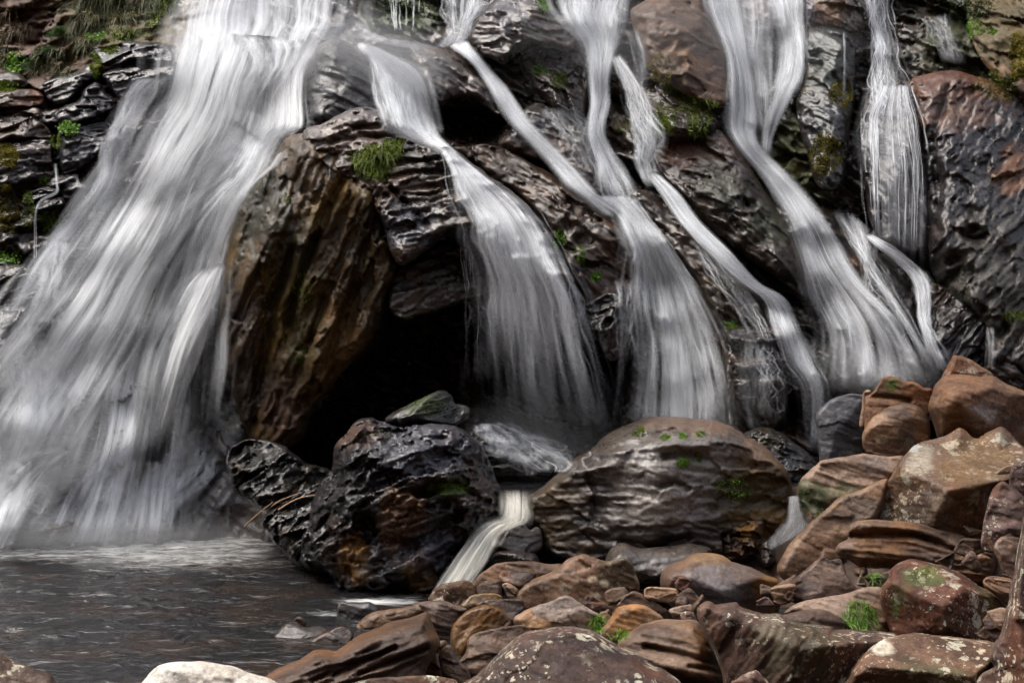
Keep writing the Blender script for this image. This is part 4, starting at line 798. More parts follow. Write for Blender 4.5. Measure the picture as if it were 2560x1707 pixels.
B("long layered grey brown boulder shaped like a loaf at right", Z('5', 502,318, 530,235, 620,180, 605,140, 660,50, 720,5, 900,-5, 1200,15, 1400,48, 1600,108, 1800,180, 1955,250, 2022,312, 2042,380, 2025,480, 1960,570, 1850,600, 1700,600, 1500,560, 1300,480, 1100,450, 850,445, 720,425, 640,385), 8.45, 'clay', facets=0, planes=[(.9, .1, -1.1)], samp=.05, sa=8, sfreq=9, lic=.1, ext=.06, ridges=[(Z('5', 640,150, 900,130, 1250,140, 1500,230, 1800,330), -.07, 8), (Z('5', 680,60, 900,50, 1300,100), .03, 10)])
B("triangular dull tan stone leaning under the loaf shaped boulder", Z('5', 20,695, 60,600, 130,540, 200,480, 290,400, 380,350, 450,385, 545,375, 610,520, 700,680, 520,760, 300,790, 150,770, 60,730), 8.15, 'clay', facets=1, planes=[(.8, -.9, -.5), (.9, .8, .3)], lic=0)
B("small brown stone at the right border below the purple stones", Z('5', 2020,250, 2080,170, 2150,130, 2245,118, 2300,200, 2260,420, 2220,560, 2100,460, 2050,340), 8.05, 'clay')
B("small flat brown stone with yellow stick near the right border", Z('5', 1915,590, 1960,540, 2040,535, 2185,568, 2230,640, 2190,780, 2050,720, 1950,660), 7.5, 'clay', facets=2)
B("deep red brown boulder sprinkled with white lichen at right", Z('5', 1140,395, 1240,368, 1330,393, 1500,428, 1680,498, 1800,568, 1900,640, 2000,680, 2145,765, 2160,900, 2120,1080, 2040,1220, 1800,1190, 1500,1160, 1200,1130, 1090,1130, 1020,1060, 960,910, 920,770, 940,640, 1010,560, 1020,490, 1080,428), 7.75, 'red', facets=0, planes=[(.9, -.3, -1.0), (.92, 1.1, .1), (.93, -1.2, .4)], T=.55, ext=.05, spots=[(2310, 1440, 50, 30, (.05, .07, .012), .7), (2240, 1520, 14, 30, (.05, .075, .015), .8)])
B("pale tan rounded hump with grass on its right, beside the red boulder", Z('5', -20,905, 100,812, 220,770, 400,730, 600,698, 740,648, 850,638, 940,650, 1000,760, 1040,1000, 1000,1160, 650,1120, 450,1060, 300,960, 150,900), 7.75, 'tan', lic=0, facets=1, planes=[(.9, .4, -.9)], samp=.03)
B("smooth brown lobe in front of the pale tan hump", Z('5', -40,920, 150,868, 320,852, 450,878, 565,948, 670,1050, 700,1180, 400,1180, 100,1100, -20,1000), 7.45, 'clay', facets=1, lic=0)
# middle heap
B("big smooth grey and orange boulder in front of the banded boulder", Z('4', 348,560, 370,490, 430,430, 560,378, 640,330, 720,308, 850,318, 980,358, 1080,408, 1250,468, 1380,528, 1485,580, 1520,680, 1505,800, 1455,880, 1330,930, 1200,920, 1000,900, 800,880, 600,880, 480,815, 390,740, 350,650), 8.45, 'clay', facets=0, planes=[(.92, -.5, .5), (.9, .5, -.8), (.95, 1.3, .4)], lic=0, T=.5, spots=[(1780, 1460, 90, 70, (.18, .145, .125), .75, .3, 0), (1930, 1480, 50, 60, (.22, .095, .02), .85, .3, 0), (1790, 1395, 70, 20, (.26, .135, .05), .7, .1, 0), (1840, 1430, 60, 30, (.14, .09, .06), .6)])
B("brown boulder with dark lichen spotted right face below the banded boulder", Z('3', 895,730, 950,640, 1040,570, 1150,528, 1290,450, 1380,380, 1470,340, 1540,328, 1620,348, 1740,388, 1850,368, 1942,362, 2005,420, 2035,500, 2075,600, 2065,690, 1990,760, 1880,860, 1750,920, 1500,880, 1250,850, 1050,850, 960,850), 8.55, 'clay', facets=0, planes=[(.85, -.8, .1), (.8, 1.4, .2), (.9, 0, -.9)], lic=.25, ext=.06, spots=[(1540, 1440, 60, 60, (.055, .038, .022), .8, 0, .5), (1480, 1448, 14, 10, (.42, .34, .26), .9), (1510, 1458, 13, 12, (.42, .36, .27), .9), (1495, 1490, 13, 11, (.40, .36, .27), .8)])
B("flat pale grey tan rock with blunt peak", Z('3', 865,935, 970,868, 1060,830, 1200,790, 1320,733, 1400,728, 1500,788, 1620,860, 1715,920, 1700,980, 1640,1080, 1500,1100, 1300,1100, 1150,1080, 1000,1070, 880,1000), 7.95, 'tan', facets=0, planes=[(.8, -.3, -.8), (.85, .9, .5)], lic=0, spots=[(1410, 1520, 90, 40, (.27, .205, .155), .7)])
B("small upright brown stone leaning against the big smooth grey boulder", Z('3', 1858,840, 1890,770, 1950,710, 2020,678, 2100,708, 2200,778, 2400,878, 2500,925, 2480,1000, 2300,1010, 2180,940, 2080,900, 1930,900), 8.0, 'clay', lic=0, facets=2)
B("tan faceted stone with grass at its foot in the middle heap", Z('3', 1695,1095, 1780,960, 1850,860, 1930,818, 2080,803, 2185,848, 2315,950, 2290,1060, 2150,1180, 1950,1240, 1800,1200), 7.75, 'tan', facets=0, planes=[(.8, .9, -.2), (.85, -.8, .2)], lic=0)
B("tiny cobble crusted with pale lichen beside the dark lichen boulder", Z('4', 548,905, 590,873, 650,878, 702,930, 700,1000, 620,1000, 560,970), 7.3, 'purple', lic=1)
B("fat tan boulder with long cracks in the lower middle", Z('4', -60,1170, 20,1110, 120,1030, 250,980, 420,953, 600,958, 700,975, 780,1040, 850,1150, 910,1290, 980,1430, 1000,1580, 700,1600, 450,1560, 250,1500, 80,1400, -60,1300), 7.2, 'tan', facets=0, planes=[(.9, -.3, -.6)], samp=.05, sa=16, sfreq=5, lic=0, ridges=[(Z('4', 210,1210, 450,1260, 700,1330, 900,1380), -.06, 7), (Z('4', 640,1410, 800,1430, 960,1480), -.05, 6)], T=.5)
B("ochre wet stone with glossy pale streaks in the middle heap", Z('3', 255,1110, 300,980, 400,880, 520,820, 640,812, 735,850, 805,930, 850,1010, 800,1090, 560,1130, 440,1230, 400,1310, 330,1300, 280,1210), 7.9, 'ochre', facets=0, planes=[(.85, .9, -.2), (.9, -.6, -.5)], lic=0, sa=-50, samp=.02)
B("rough brown boulder right of the ochre wet stone", Z('3', 405,1260, 420,1150, 500,1080, 640,1050, 780,1028, 950,1008, 1040,1050, 1040,1130, 900,1220, 800,1320, 680,1440, 560,1520, 440,1480, 350,1430, 335,1350), 7.45, 'clay', facets=3, lic=.1)
B("grey brown upright stone under the ochre wet stone", Z('3', 145,1300, 220,1195, 285,1220, 310,1290, 350,1360, 420,1420, 450,1520, 360,1640, 220,1680, 165,1450), 7.3, 'clay', facets=2, lic=0)
B("slim orange stone standing beside the grooved brown slab", Z('3', 5,1300, 50,1230, 120,1170, 190,1148, 225,1190, 180,1290, 195,1430, 225,1580, 60,1620, -10,1500), 7.45, 'ochre', lic=0, facets=2)
B("lichen crusted cobble at the foot of the small chute", Z('3', 45,770, 80,680, 140,628, 240,598, 335,583, 425,578, 475,620, 505,690, 490,790, 400,840, 300,850, 180,810), 8.8, 'brown', lic=1, ext=.05)
B("long pinkish boulder lying right of the chute's foot", Z('3', 455,610, 560,500, 680,420, 740,403, 880,388, 1000,393, 1200,418, 1330,430, 1340,520, 1180,600, 1000,640, 850,660, 700,620, 600,640, 520,670), 8.95, 'clay', lic=0, facets=2, ext=.03)
B("thin dark orange stone with glossy rim above a black gap", Z('3', 705,550, 770,478, 880,488, 960,493, 1085,508, 1040,590, 930,655, 850,640, 740,600), 8.7, 'rust', facets=2)
B("small pale oval stone in the gap beside the brown lichen boulder", Z('3', 742,625, 800,598, 880,638, 925,692, 890,760, 800,720), 8.65, 'tan', facets=1, lic=0)
B("small brown stone with wet right side next to the lichen cobble", Z('3', 505,645, 560,600, 640,568, 735,573, 758,650, 760,790, 690,770, 600,740, 520,710), 8.65, 'brown', facets=2, lic=0)
B("thin flat ochre stone below the lichen cobble", Z('3', 345,820, 420,750, 500,708, 640,698, 730,718, 760,770, 640,830, 500,850, 410,880), 8.4, 'ochre', facets=2, lic=0)
B("dark jagged stone above the ochre wet stone", Z('3', 495,805, 560,770, 700,758, 850,758, 945,768, 970,840, 920,920, 870,1000, 790,980, 720,900, 620,860, 540,850), 8.2, 'rust', facets=3)
B("long smooth tan strip of rock along the pool outlet", Z('2', 1080,1080, 1150,980, 1230,908, 1400,858, 1580,838, 1740,788, 1830,800, 1860,870, 1700,960, 1500,1010, 1250,1130, 1090,1150), 8.45, 'ochre', facets=1, lic=0, sty_=None) if False else B("long smooth tan strip of rock along the pool outlet", Z('2', 1080,1080, 1150,980, 1230,908, 1400,858, 1580,838, 1740,788, 1830,800, 1860,870, 1700,960, 1500,1010, 1250,1130, 1090,1150), 8.45, 'tan', facets=1, lic=0)
B("brown boulder with rough dark underside next to the grooved slab", Z('2', 1725,800, 1850,772, 1960,778, 2080,818, 2190,860, 2130,960, 2080,1060, 2050,1170, 1930,1200, 1850,1080, 1770,900), 8.2, 'clay', facets=2, lic=.1, samp=.03)
B("large grooved brown slab sloping into the pool", Z('2', 200,1530, 400,1408, 560,1348, 680,1258, 770,1238, 850,1243, 930,1250, 1080,1150, 1250,1058, 1450,978, 1650,928, 1790,878, 1840,960, 1890,1080, 1930,1180, 1860,1330, 1800,1450, 1790,1560, 1500,1620, 1200,1680, 900,1750, 300,1750, 150,1650), 7.35, 'clay', facets=0, planes=[(.85, -.5, -.7), (.9, .5, .5)], samp=.07, sa=-22, sfreq=9, amp=.04, ext=0, lic=0, T=.55, lean=.6, ridges=[(Z('2', 900,1490, 1200,1350, 1500,1220), -.06, 5), (Z('2', 1150,1480, 1500,1340, 1800,1230), -.06, 6), (Z('2', 700,1540, 900,1440, 1100,1370), -.05, 5)])
B("brown wet slab with dark flank at the pool's edge", Z('2', 490,1300, 600,1200, 720,1118, 860,1058, 950,1013, 1042,1030, 1095,1085, 1070,1170, 950,1270, 850,1290, 700,1320, 560,1370), 8.1, 'rust', facets=2, lean=.6)
B("dark angular wet stone standing in the pool outlet", Z('2', 935,850, 980,783, 1050,788, 1150,788, 1250,788, 1325,830, 1345,890, 1260,960, 1190,1010, 1060,1010, 940,990), 8.65, 'grey', facets=3)
B("pale rippled stone awash in the pool", Z('2', 310,1150, 370,1060, 440,988, 540,978, 620,1028, 760,1008, 845,1060, 760,1130, 560,1160, 430,1180), 8.25, 'silver', facets=1, lean=1.2, sa=-10, samp=.03)
B("tiny red brown stone peeping out of the pool beside the pale one", Z('2', 515,985, 550,933, 605,940, 640,1000, 590,1030), 8.4, 'rust', facets=1)
# nearest row
B("angular dark lichen boulder with ridged top in the lower right foreground", np.concatenate([Z('4', 700,930, 705,840, 790,778, 850,790, 900,810, 1080,788, 1130,830, 1310,888, 1400,898, 1500,898, 1700,988, 1900,1008, 2060,1038), Z('5', 490,1048, 800,1058, 1100,1105, 1050,1250, 1000,1450, 950,1700), Z('4', 960,1750, 960,1590, 930,1430, 870,1290, 800,1150, 740,1020)]), 6.75, 'purple', facets=0, planes=[(.85, -1.0, .3), (.9, .1, -.9), (.9, .7, .6)], T=.6, ext=0, lean=.35, samp=.03, sa=-60, spots=[(2000, 1620, 120, 80, (.045, .040, .018), .6, 0, .8), (1930, 1590, 40, 60, (.16, .14, .11), .5)])
B("long rust brown boulder with pale lichen patch along the bottom right", Z('5', 690,1330, 800,1228, 900,1150, 1080,1108, 1250,1083, 1450,1098, 1700,1128, 2050,1185, 2080,1300, 2060,1420, 1980,1560, 1900,1750, 580,1750, 600,1500), 6.5, 'brown', lic=.9, facets=0, planes=[(.85, .1, -1.0), (.9, -.3, .7)], T=.5, ext=0, lean=.4, spots=[(2205, 1615, 28, 25, (.55, .48, .37), .8), (2330, 1690, 150, 40, (.05, .05, .02), .7)])
B("tall lichen stained boulder cut off by the photo's right border", Z('5', 2310,-40, 2290,100, 2255,240, 2230,400, 2200,560, 2180,660, 2130,900, 2080,1100, 2005,1190, 1970,1330, 2020,1400, 1900,1480, 1820,1620, 1800,1800, 2620,1800, 2620,-140, 2380,-120), 6.2, 'purple', lic=1, facets=0, planes=[(.9, -1.2, .1), (.9, .3, -.5)], T=.6, ext=0, R=.5, lean=.15)
B("pale lichen capped cobble at the bottom edge between two lichen boulders", Z('4', 1010,1590, 1080,1530, 1150,1478, 1270,1443, 1335,1500, 1410,1580, 1420,1750, 1000,1750), 6.2, 'purple', lic=1, facets=2, ext=0)
B("massive lichen blotched boulder at the bottom centre", Z('3', 300,1620, 400,1545, 500,1488, 600,1398, 700,1288, 800,1198, 900,1118, 1020,1060, 1200,1038, 1400,1018, 1550,1038, 1680,1078, 1800,1158, 1900,1230, 2050,1290, 2200,1388, 2330,1450, 2480,1568, 2560,1800, 250,1800), 6.55, 'purple', lic=1, facets=0, planes=[(.9, -.7, -.3), (.88, .5, -.6)], T=.55, ext=0, lean=.5, spots=[(1430, 1640, 70, 60, (.05, .028, .022), .6)])
B("low lichen topped rock at the bottom edge left of centre", Z('2', 1050,1590, 1120,1555, 1250,1528, 1500,1503, 1800,1493, 2000,1518, 2100,1568, 2140,1800, 1040,1800), 6.35, 'brown', lic=1, facets=1, ext=0)
B("cream white rounded boulder with brown scabs at the bottom edge", Z('1', 1060,1610, 1100,1560, 1160,1488, 1230,1430, 1340,1403, 1480,1398, 1620,1408, 1800,1438, 1940,1488, 2080,1530, 2160,1580, 2220,1720, 1040,1720), 6.5, 'white', facets=0, ext=0, lean=.5)
B("lichen speckled brown boulder in the photo's lower left corner", Z('1', -140,1260, 10,1338, 100,1388, 200,1428, 300,1473, 375,1490, 425,1540, 470,1720, -140,1720), 6.45, 'brown', lic=1, facets=1, ext=0, lean=.5)

# small stones wedged in the gaps
def fillers():
    rs = np.random.RandomState(5)
    C = np.array([(cx, cy, Yc) for o, cx, cy, w, h, Yc, zm in ROCKS if o.get("group") == GB])
    n = 0
    for _ in range(4000):
        px, py = rs.uniform(1000, 2560), rs.uniform(1130, 1690)
        d = (C[:, 0] - px) ** 2 + (C[:, 1] - py) ** 2; w = 1 / (d + 900) ** 1.5; Yb = (C[:, 2] * w).sum() / w.sum() + .12
        r = rs.uniform(14, 36)
        if d.min() > 260 ** 2 or z_get(np.array([px]), np.array([py]))[0] < Yb + .05: continue
        if px < 2000 and py < 1455: continue
        if 1150 < px < 1700 and py < 1480: continue
        if px > 1950 and px < 2140 and py < 1440: continue
        if px < 1250 and py < 1600: continue
        k = rs.randint(6, 9); a = np.sort(rs.uniform(0, 2 * math.pi, k)); q = r * rs.uniform(.7, 1.2, k)
        O = np.stack([px + q * np.cos(a) * 1.25, py + q * np.sin(a)], 1)
        rock("stone", "stone", "small dull stone wedged in a gap between the bigger boulders", O, Y=Yb, sty=('clay', 'brown', 'purple', 'rust', 'tan')[rs.randint(5)], facets=2, g=2.5, jit=2, frac=.02, lic=.2 * rs.randint(2), seed=500 + n, group="small stones wedged between the boulders")
        n += 1
        if n >= 45: break
fillers()
# ------------------------------------------------------------------ ground, pools
POOL_O = Z('V', -300,1225, 0,1235, 300,1245, 480,1240, 560,1180, 640,1170)
def build_ground():
    pts, zs = [], []
    for o, cx, cy, w, h, Yc, zmin in ROCKS:
        if o.get("group") == GB:
            wc = world_pts(np.array([cx]), np.array([cy + h * .28]), np.array([Yc + .12]))[0]; pts.append(wc[:2]); zs.append(max(wc[2] - .24, -.3))
    for x in np.linspace(-6, -1.0, 7):
        for y in np.linspace(7.6, 11.4, 6): pts.append((x, y)); zs.append(-.55)
    for x in np.linspace(-6, 1.4, 8): pts.append((x, 12.5)); zs.append(-.5)
    for x in np.linspace(-.8, 3.5, 6): pts.append((x, 10.9)); zs.append(.25)
    for x in np.linspace(-6, 6, 7): pts.append((x, 5.2)); zs.append(.15); pts.append((x, 3.2)); zs.append(.3)
    for x, y, z in ((-9, 9, .2), (-9, 5, .4), (7, 9, 1.4), (7, 6, .8), (9, 11, 2)): pts.append((x, y)); zs.append(z)
    pts, zs = np.array(pts), np.array(zs)
    xs = np.concatenate([np.linspace(-140, -7, 18)[:-1], np.arange(-7, 7, .06), np.linspace(7, 140, 18)])
    ys = np.concatenate([np.linspace(-140, 3, 18)[:-1], np.arange(3, 13, .06), np.linspace(13, 150, 14)])
    X, Yg = np.meshgrid(xs, ys); x, y = X.ravel(), Yg.ravel()
    num = np.zeros(len(x)); den = np.zeros(len(x))
    for (a, b), z in zip(pts, zs):
        wgt = 1 / ((x - a) ** 2 + (y - b) ** 2 + .02) ** 1.7; num += wgt * z; den += wgt
    zg = num / den
    P = np.stack([x, y, zg], 1)
    zg = zg + .05 * fbm(P * 3, 4) + .06 * (.45 - worley(P * np.array([7, 7, 1]))) 
    zg = zg + 26 * sm(-5, -34, y) + 16 * sm(11, 34, np.abs(x)) * sm(14, 4, y)  # unseen slopes added behind and beside the camera to block low sky light
    P[:, 2] = zg
    C, R, W, L = rock_colour(P, 'brown', 77, strata_vec(0))
    ny, nx = X.shape; I = np.arange(nx * ny).reshape(ny, nx)
    q = np.stack([I[:-1, :-1], I[:-1, 1:], I[1:, 1:], I[1:, :-1]], -1).reshape(-1, 4)
    o = make_mesh("ground", P, q, M_ROCK, {"Col": C * .45, "Rgh": R, "Wet": W, "Lic": L * 0}, loc=(0, 0, 0))
    tag(o, "gravelly ground between the boulders", None, kind='structure')
build_ground()

def build_pool(name, label, x0, x1, y0, y1, z, foam_fn, amp=.012):
    xs, ys = np.arange(x0, x1, .025), np.arange(y0, y1, .03)
    X, Yg = np.meshgrid(xs, ys); x, y = X.ravel(), Yg.ravel()
    P = np.stack([x, y, np.full_like(x, z)], 1)
    rip = fbm(np.stack([x * 3.0 + .8 * y, y * 7.0, x * 0], 1), 5, .62); rip = rip + .35 * ridged(np.stack([x * 2.2 - .5 * y, y * 5.0, x * 0 + 3], 1), 3)
    P[:, 2] += amp * rip * 2
    I = np.arange(len(x)).reshape(X.shape)
    q = np.stack([I[:-1, :-1], I[:-1, 1:], I[1:, 1:], I[1:, :-1]], -1).reshape(-1, 4)
    o = make_mesh(name, P, q, M_POOL, {"Foam": foam_fn(x, y)}, loc=(0, 0, z))
    tag(o, label, None, kind='structure'); return o
def foam_main(x, y):
    line = 10.35 - .25 * sm(-4, -1.5, x) + .12 * np.sin(x * 3)
    f = sm(-1.0, .35, y - line) * .62 * sm(-1.0, -2.2, x)
    f = np.maximum(f, .5 * np.exp(-(((x + 1.75) / .5) ** 2 + ((y - 10.2) / .35) ** 2)))
    f = np.maximum(f, .95 * np.exp(-(((x + .85) / .32) ** 2 + ((y - 9.05) / .16) ** 2)))
    f = np.maximum(f, .55 * np.exp(-(((x + 1.15) / .35) ** 2 + ((y - 8.75) / .12) ** 2)))
    return f
build_pool("pool", "dark brown pool under the main waterfall", -7, 1.9, 4.6, 11.6, 0.0, foam_main, .016)
build_pool("upper_pool", "small dark pool behind the dark boulders", -.75, 2.6, 9.75, 11.9, .53, lambda x, y: .25 + .5 * sm(10.3, 10.8, y), .008)

# ------------------------------------------------------------------ plants
def samp_poly(O, n, rs):
    O = catmull(O, 4); lo, hi = O.min(0), O.max(0); out = []
    while sum(map(len, out)) < n:
        q = rs.uniform(lo, hi, (n * 2, 2)); sd, _ = outline_sd(q, O)
        jag = 8 * fbm(np.stack([q[:, 0] * .03, q[:, 1] * .03, q[:, 0] * 0], 1), 2)
        out.append(q[sd + jag > 0])
    return np.concatenate(out)[:n]
def surf(q):
    Y = z_get(q[:, 0], q[:, 1]); P = world_pts(q[:, 0], q[:, 1], Y)
    e = 7.0
    A = world_pts(q[:, 0] + e, q[:, 1], z_get(q[:, 0] + e, q[:, 1])) - world_pts(q[:, 0] - e, q[:, 1], z_get(q[:, 0] - e, q[:, 1]))
    Bv = world_pts(q[:, 0], q[:, 1] - e, z_get(q[:, 0], q[:, 1] - e)) - world_pts(q[:, 0], q[:, 1] + e, z_get(q[:, 0], q[:, 1] + e))
    N = np.cross(A, Bv); N /= np.linalg.norm(N, axis=1)[:, None] + 1e-9
    N[N[:, 1] > 0] *= -1
    N = N * .5 + np.array([0, -.5, .3]); N /= np.linalg.norm(N, axis=1)[:, None]
    return P, N
def blades(P, D, ln, wd, droop, lv, rs):
    n = len(P); T = np.linspace(0, 1, lv)
    side = np.cross(D, rs.normal(size=(n, 3))); side /= np.linalg.norm(side, axis=1)[:, None] + 1e-9
    pts = []
    for t in T:
        c = P + D * (ln * t)[:, None] + np.array([0, 0, -1.0]) * (droop * ln * t * t)[:, None]
        w = (wd * (1 - t * .92))[:, None] * side
        pts += [c - w, c + w]
    V = np.stack(pts, 1).reshape(-1, 3)
    k = lv * 2; base = np.arange(n)[:, None] * k; f = []
    for i in range(lv - 1):
        a = 2 * i; f.append(np.stack([base[:, 0] + a, base[:, 0] + a + 1, base[:, 0] + a + 3, base[:, 0] + a + 2], 1))
    return V, np.concatenate(f), k
PALS = {'moss': ((.055, .095, .008), (.19, .24, .018)), 'gold': ((.09, .080, .010), (.29, .24, .028)), 'bright': ((.06, .15, .010), (.19, .36, .030)), 'grass': ((.03, .036, .008), (.125, .115, .030)), 'dark': ((.018, .035, .008), (.05, .075, .015)), 'fern': ((.04, .09, .03), (.13, .21, .09)), 'straw': ((.05, .034, .012), (.14, .10, .036))}
PSEED = [100]
def plant(name, cat, label, O, n, pal='moss', ln=.05, wd=.004, droop=.4, spread=.6, lv=3, group=None, up=.4, big=False):
    PSEED[0] += 1; rs = np.random.RandomState(PSEED[0])
    q = samp_poly(np.asarray(O, float), n, rs); P, N = surf(q)
    D = N + np.array([0, -.1, up]) + spread * rs.normal(size=(n, 3)) * .7; D /= np.linalg.norm(D, axis=1)[:, None]
    L = ln * rs.uniform(.5, 1.3, n); Wd = wd * rs.uniform(.6, 1.3, n)
    V, Fq, k = blades(P - N * .01, D, L, Wd, droop * rs.uniform(.5, 1.5, n), lv, rs)
    a, b = map(np.array, PALS[pal]); pn = sm(-.5, .5, fbm(P * 9, 3)); t = np.clip(pn * .7 + rs.uniform(0, .45, n), 0, 1)[:, None]
    C = np.repeat(a * (1 - t) + b * t, k, 0)
    if name == "grass_tuft":
        e = plant_root(name, V); make_mesh("foliage", V, Fq, M_LEAF, {"Col": C}, smooth=False, parent=e); return tag(e, label, cat, group, 'thing')
    o = make_mesh(name, V, Fq, M_LEAF, {"Col": C}, smooth=False); return tag(o, label, cat, group, 'stuff')
def plant_root(name, V):
    e = bpy.data.objects.new(name, None); SC.collection.objects.link(e); e.empty_display_size = .05
    e.location = (V[:, 0].mean(), V[:, 1].mean(), V[:, 2].min()); return e
def leafy(name, cat, label, O, n, pal='bright', size=.018, group=None):
    PSEED[0] += 1; rs = np.random.RandomState(PSEED[0])
    q = samp_poly(np.asarray(O, float), n, rs); P, N = surf(q)
    P = P + N * rs.uniform(.0, .05, n)[:, None]
    A = rs.normal(size=(n, 3)) + N * .6 + np.array([0, 0, -.3]); A /= np.linalg.norm(A, axis=1)[:, None]
    Bv = np.cross(A, N + rs.normal(size=(n, 3)) * .5); Bv /= np.linalg.norm(Bv, axis=1)[:, None] + 1e-9
    s = size * rs.uniform(.5, 1.2, n)[:, None]
    V = np.stack([P, P + A * s * .6 + Bv * s * .42, P + A * s * 1.3, P + A * s * .6 - Bv * s * .42], 1).reshape(-1, 3)
    Fq = np.arange(n * 4).reshape(n, 4)
    a, b = map(np.array, PALS[pal]); t = rs.uniform(0, 1, n)[:, None]
    e = plant_root(name, V); make_mesh("foliage", V, Fq, M_LEAF, {"Col": np.repeat(a * (1 - t) + b * t, 4, 0)}, smooth=False, parent=e)
    ns = 26; k = rs.randint(0, n, ns); Vs, Fs, ks = blades(P[k] - N[k] * .05, N[k] + .25 * rs.normal(size=(ns, 3)), np.full(ns, .08), np.full(ns, .0025), np.full(ns, .3), 4, rs)
    make_mesh("stems", Vs, Fs, M_LEAF, {"Col": np.tile(a, (len(Vs), 1))}, smooth=False, parent=e)["kind"] = "stuff"
    return tag(e, label, cat, group, 'thing')
def fern(label, zk, cx, cy, nf=7, L=.22, pal='fern', group="ferns on the left bank"):
    PSEED[0] += 1; rs = np.random.RandomState(PSEED[0])
    c = Z(zk, cx, cy); P, N = surf(c); P, N = P[0] - N[0] * .01, N[0]
    a, b = map(np.array, PALS[pal]); ro = bpy.data.objects.new("fern", None); SC.collection.objects.link(ro); ro.location = P; ro.empty_display_size = .05
    for f in range(nf):
        V, Fq, C = [], [], []; nv = 0
        d = N + np.array([rs.normal() * .8, -.1, .55 + rs.uniform(-.3, .5)]); d /= np.linalg.norm(d); ln = L * rs.uniform(.7, 1.15)
        prev = None
        for i in range(14):
            t = i / 13; p = P + d * ln * t + np.array([0, 0, -1]) * ln * .45 * t * t
            s_ = np.cross(d, np.array([0, -1., .2])); s_ /= np.linalg.norm(s_)
            w = ln * .30 * math.sin(math.pi * min(1, t * .85 + .13)) * (1 - .3 * t)
            if prev is not None:
                s2 = s_ * ln * .012; V += [prev - s2, prev + s2, p + s2, p - s2]; Fq.append([nv, nv + 1, nv + 2, nv + 3]); nv += 4; C += [a] * 4
            prev = p
            for sg in (-1, 1):
                e = p + sg * s_ * w + d * w * .35 + np.array([0, 0, -.12 * w]); h = d * ln * .030
                V += [p - h, p + h, e + h * .3, e - h * .3]; Fq.append([nv, nv + 1, nv + 2, nv + 3]); nv += 4
                k = rs.uniform(0, 1); C += [a * (1 - k) + b * k] * 4
        make_mesh("frond", np.array(V), np.array(Fq), M_LEAF, {"Col": np.array(C)}, smooth=False, parent=ro)
    tag(ro, label, "fern", group, 'thing')
GM = "moss and plants growing on the rocks"
def box(zk, x0, y0, x1, y1): return Z(zk, x0, (y0 + y1) / 2, x0 + (x1 - x0) * .2, y0 + (y1 - y0) * .1, (x0 + x1) / 2, y0, x1 - (x1 - x0) * .15, y0 + (y1 - y0) * .2, x1, (y0 + y1) / 2, x1 - (x1 - x0) * .2, y1 - (y1 - y0) * .1, (x0 + x1) / 2, y1, x0 + (x1 - x0) * .15, y1 - (y1 - y0) * .15)
plant("grass_tuft", "grass tuft", "thick yellow green grassy tuft on the huge central rock", Z('B', 180,915, 230,850, 320,810, 400,785, 465,810, 445,870, 400,920, 370,980, 340,1035, 300,1000, 230,965), 1700, 'moss', .11, .0045, .7, .5, 4, GM, up=.5)
plant("moss_patch", "moss", "golden green moss hanging under the dull brown boulder", Z('C', -10,450, 60,495, 120,530, 200,550, 280,560, 305,600, 265,680, 222,755, 140,745, 110,650, 60,560, 0,500), 1600, 'moss', .05, .005, .6, .8, 3, GM, up=.1)
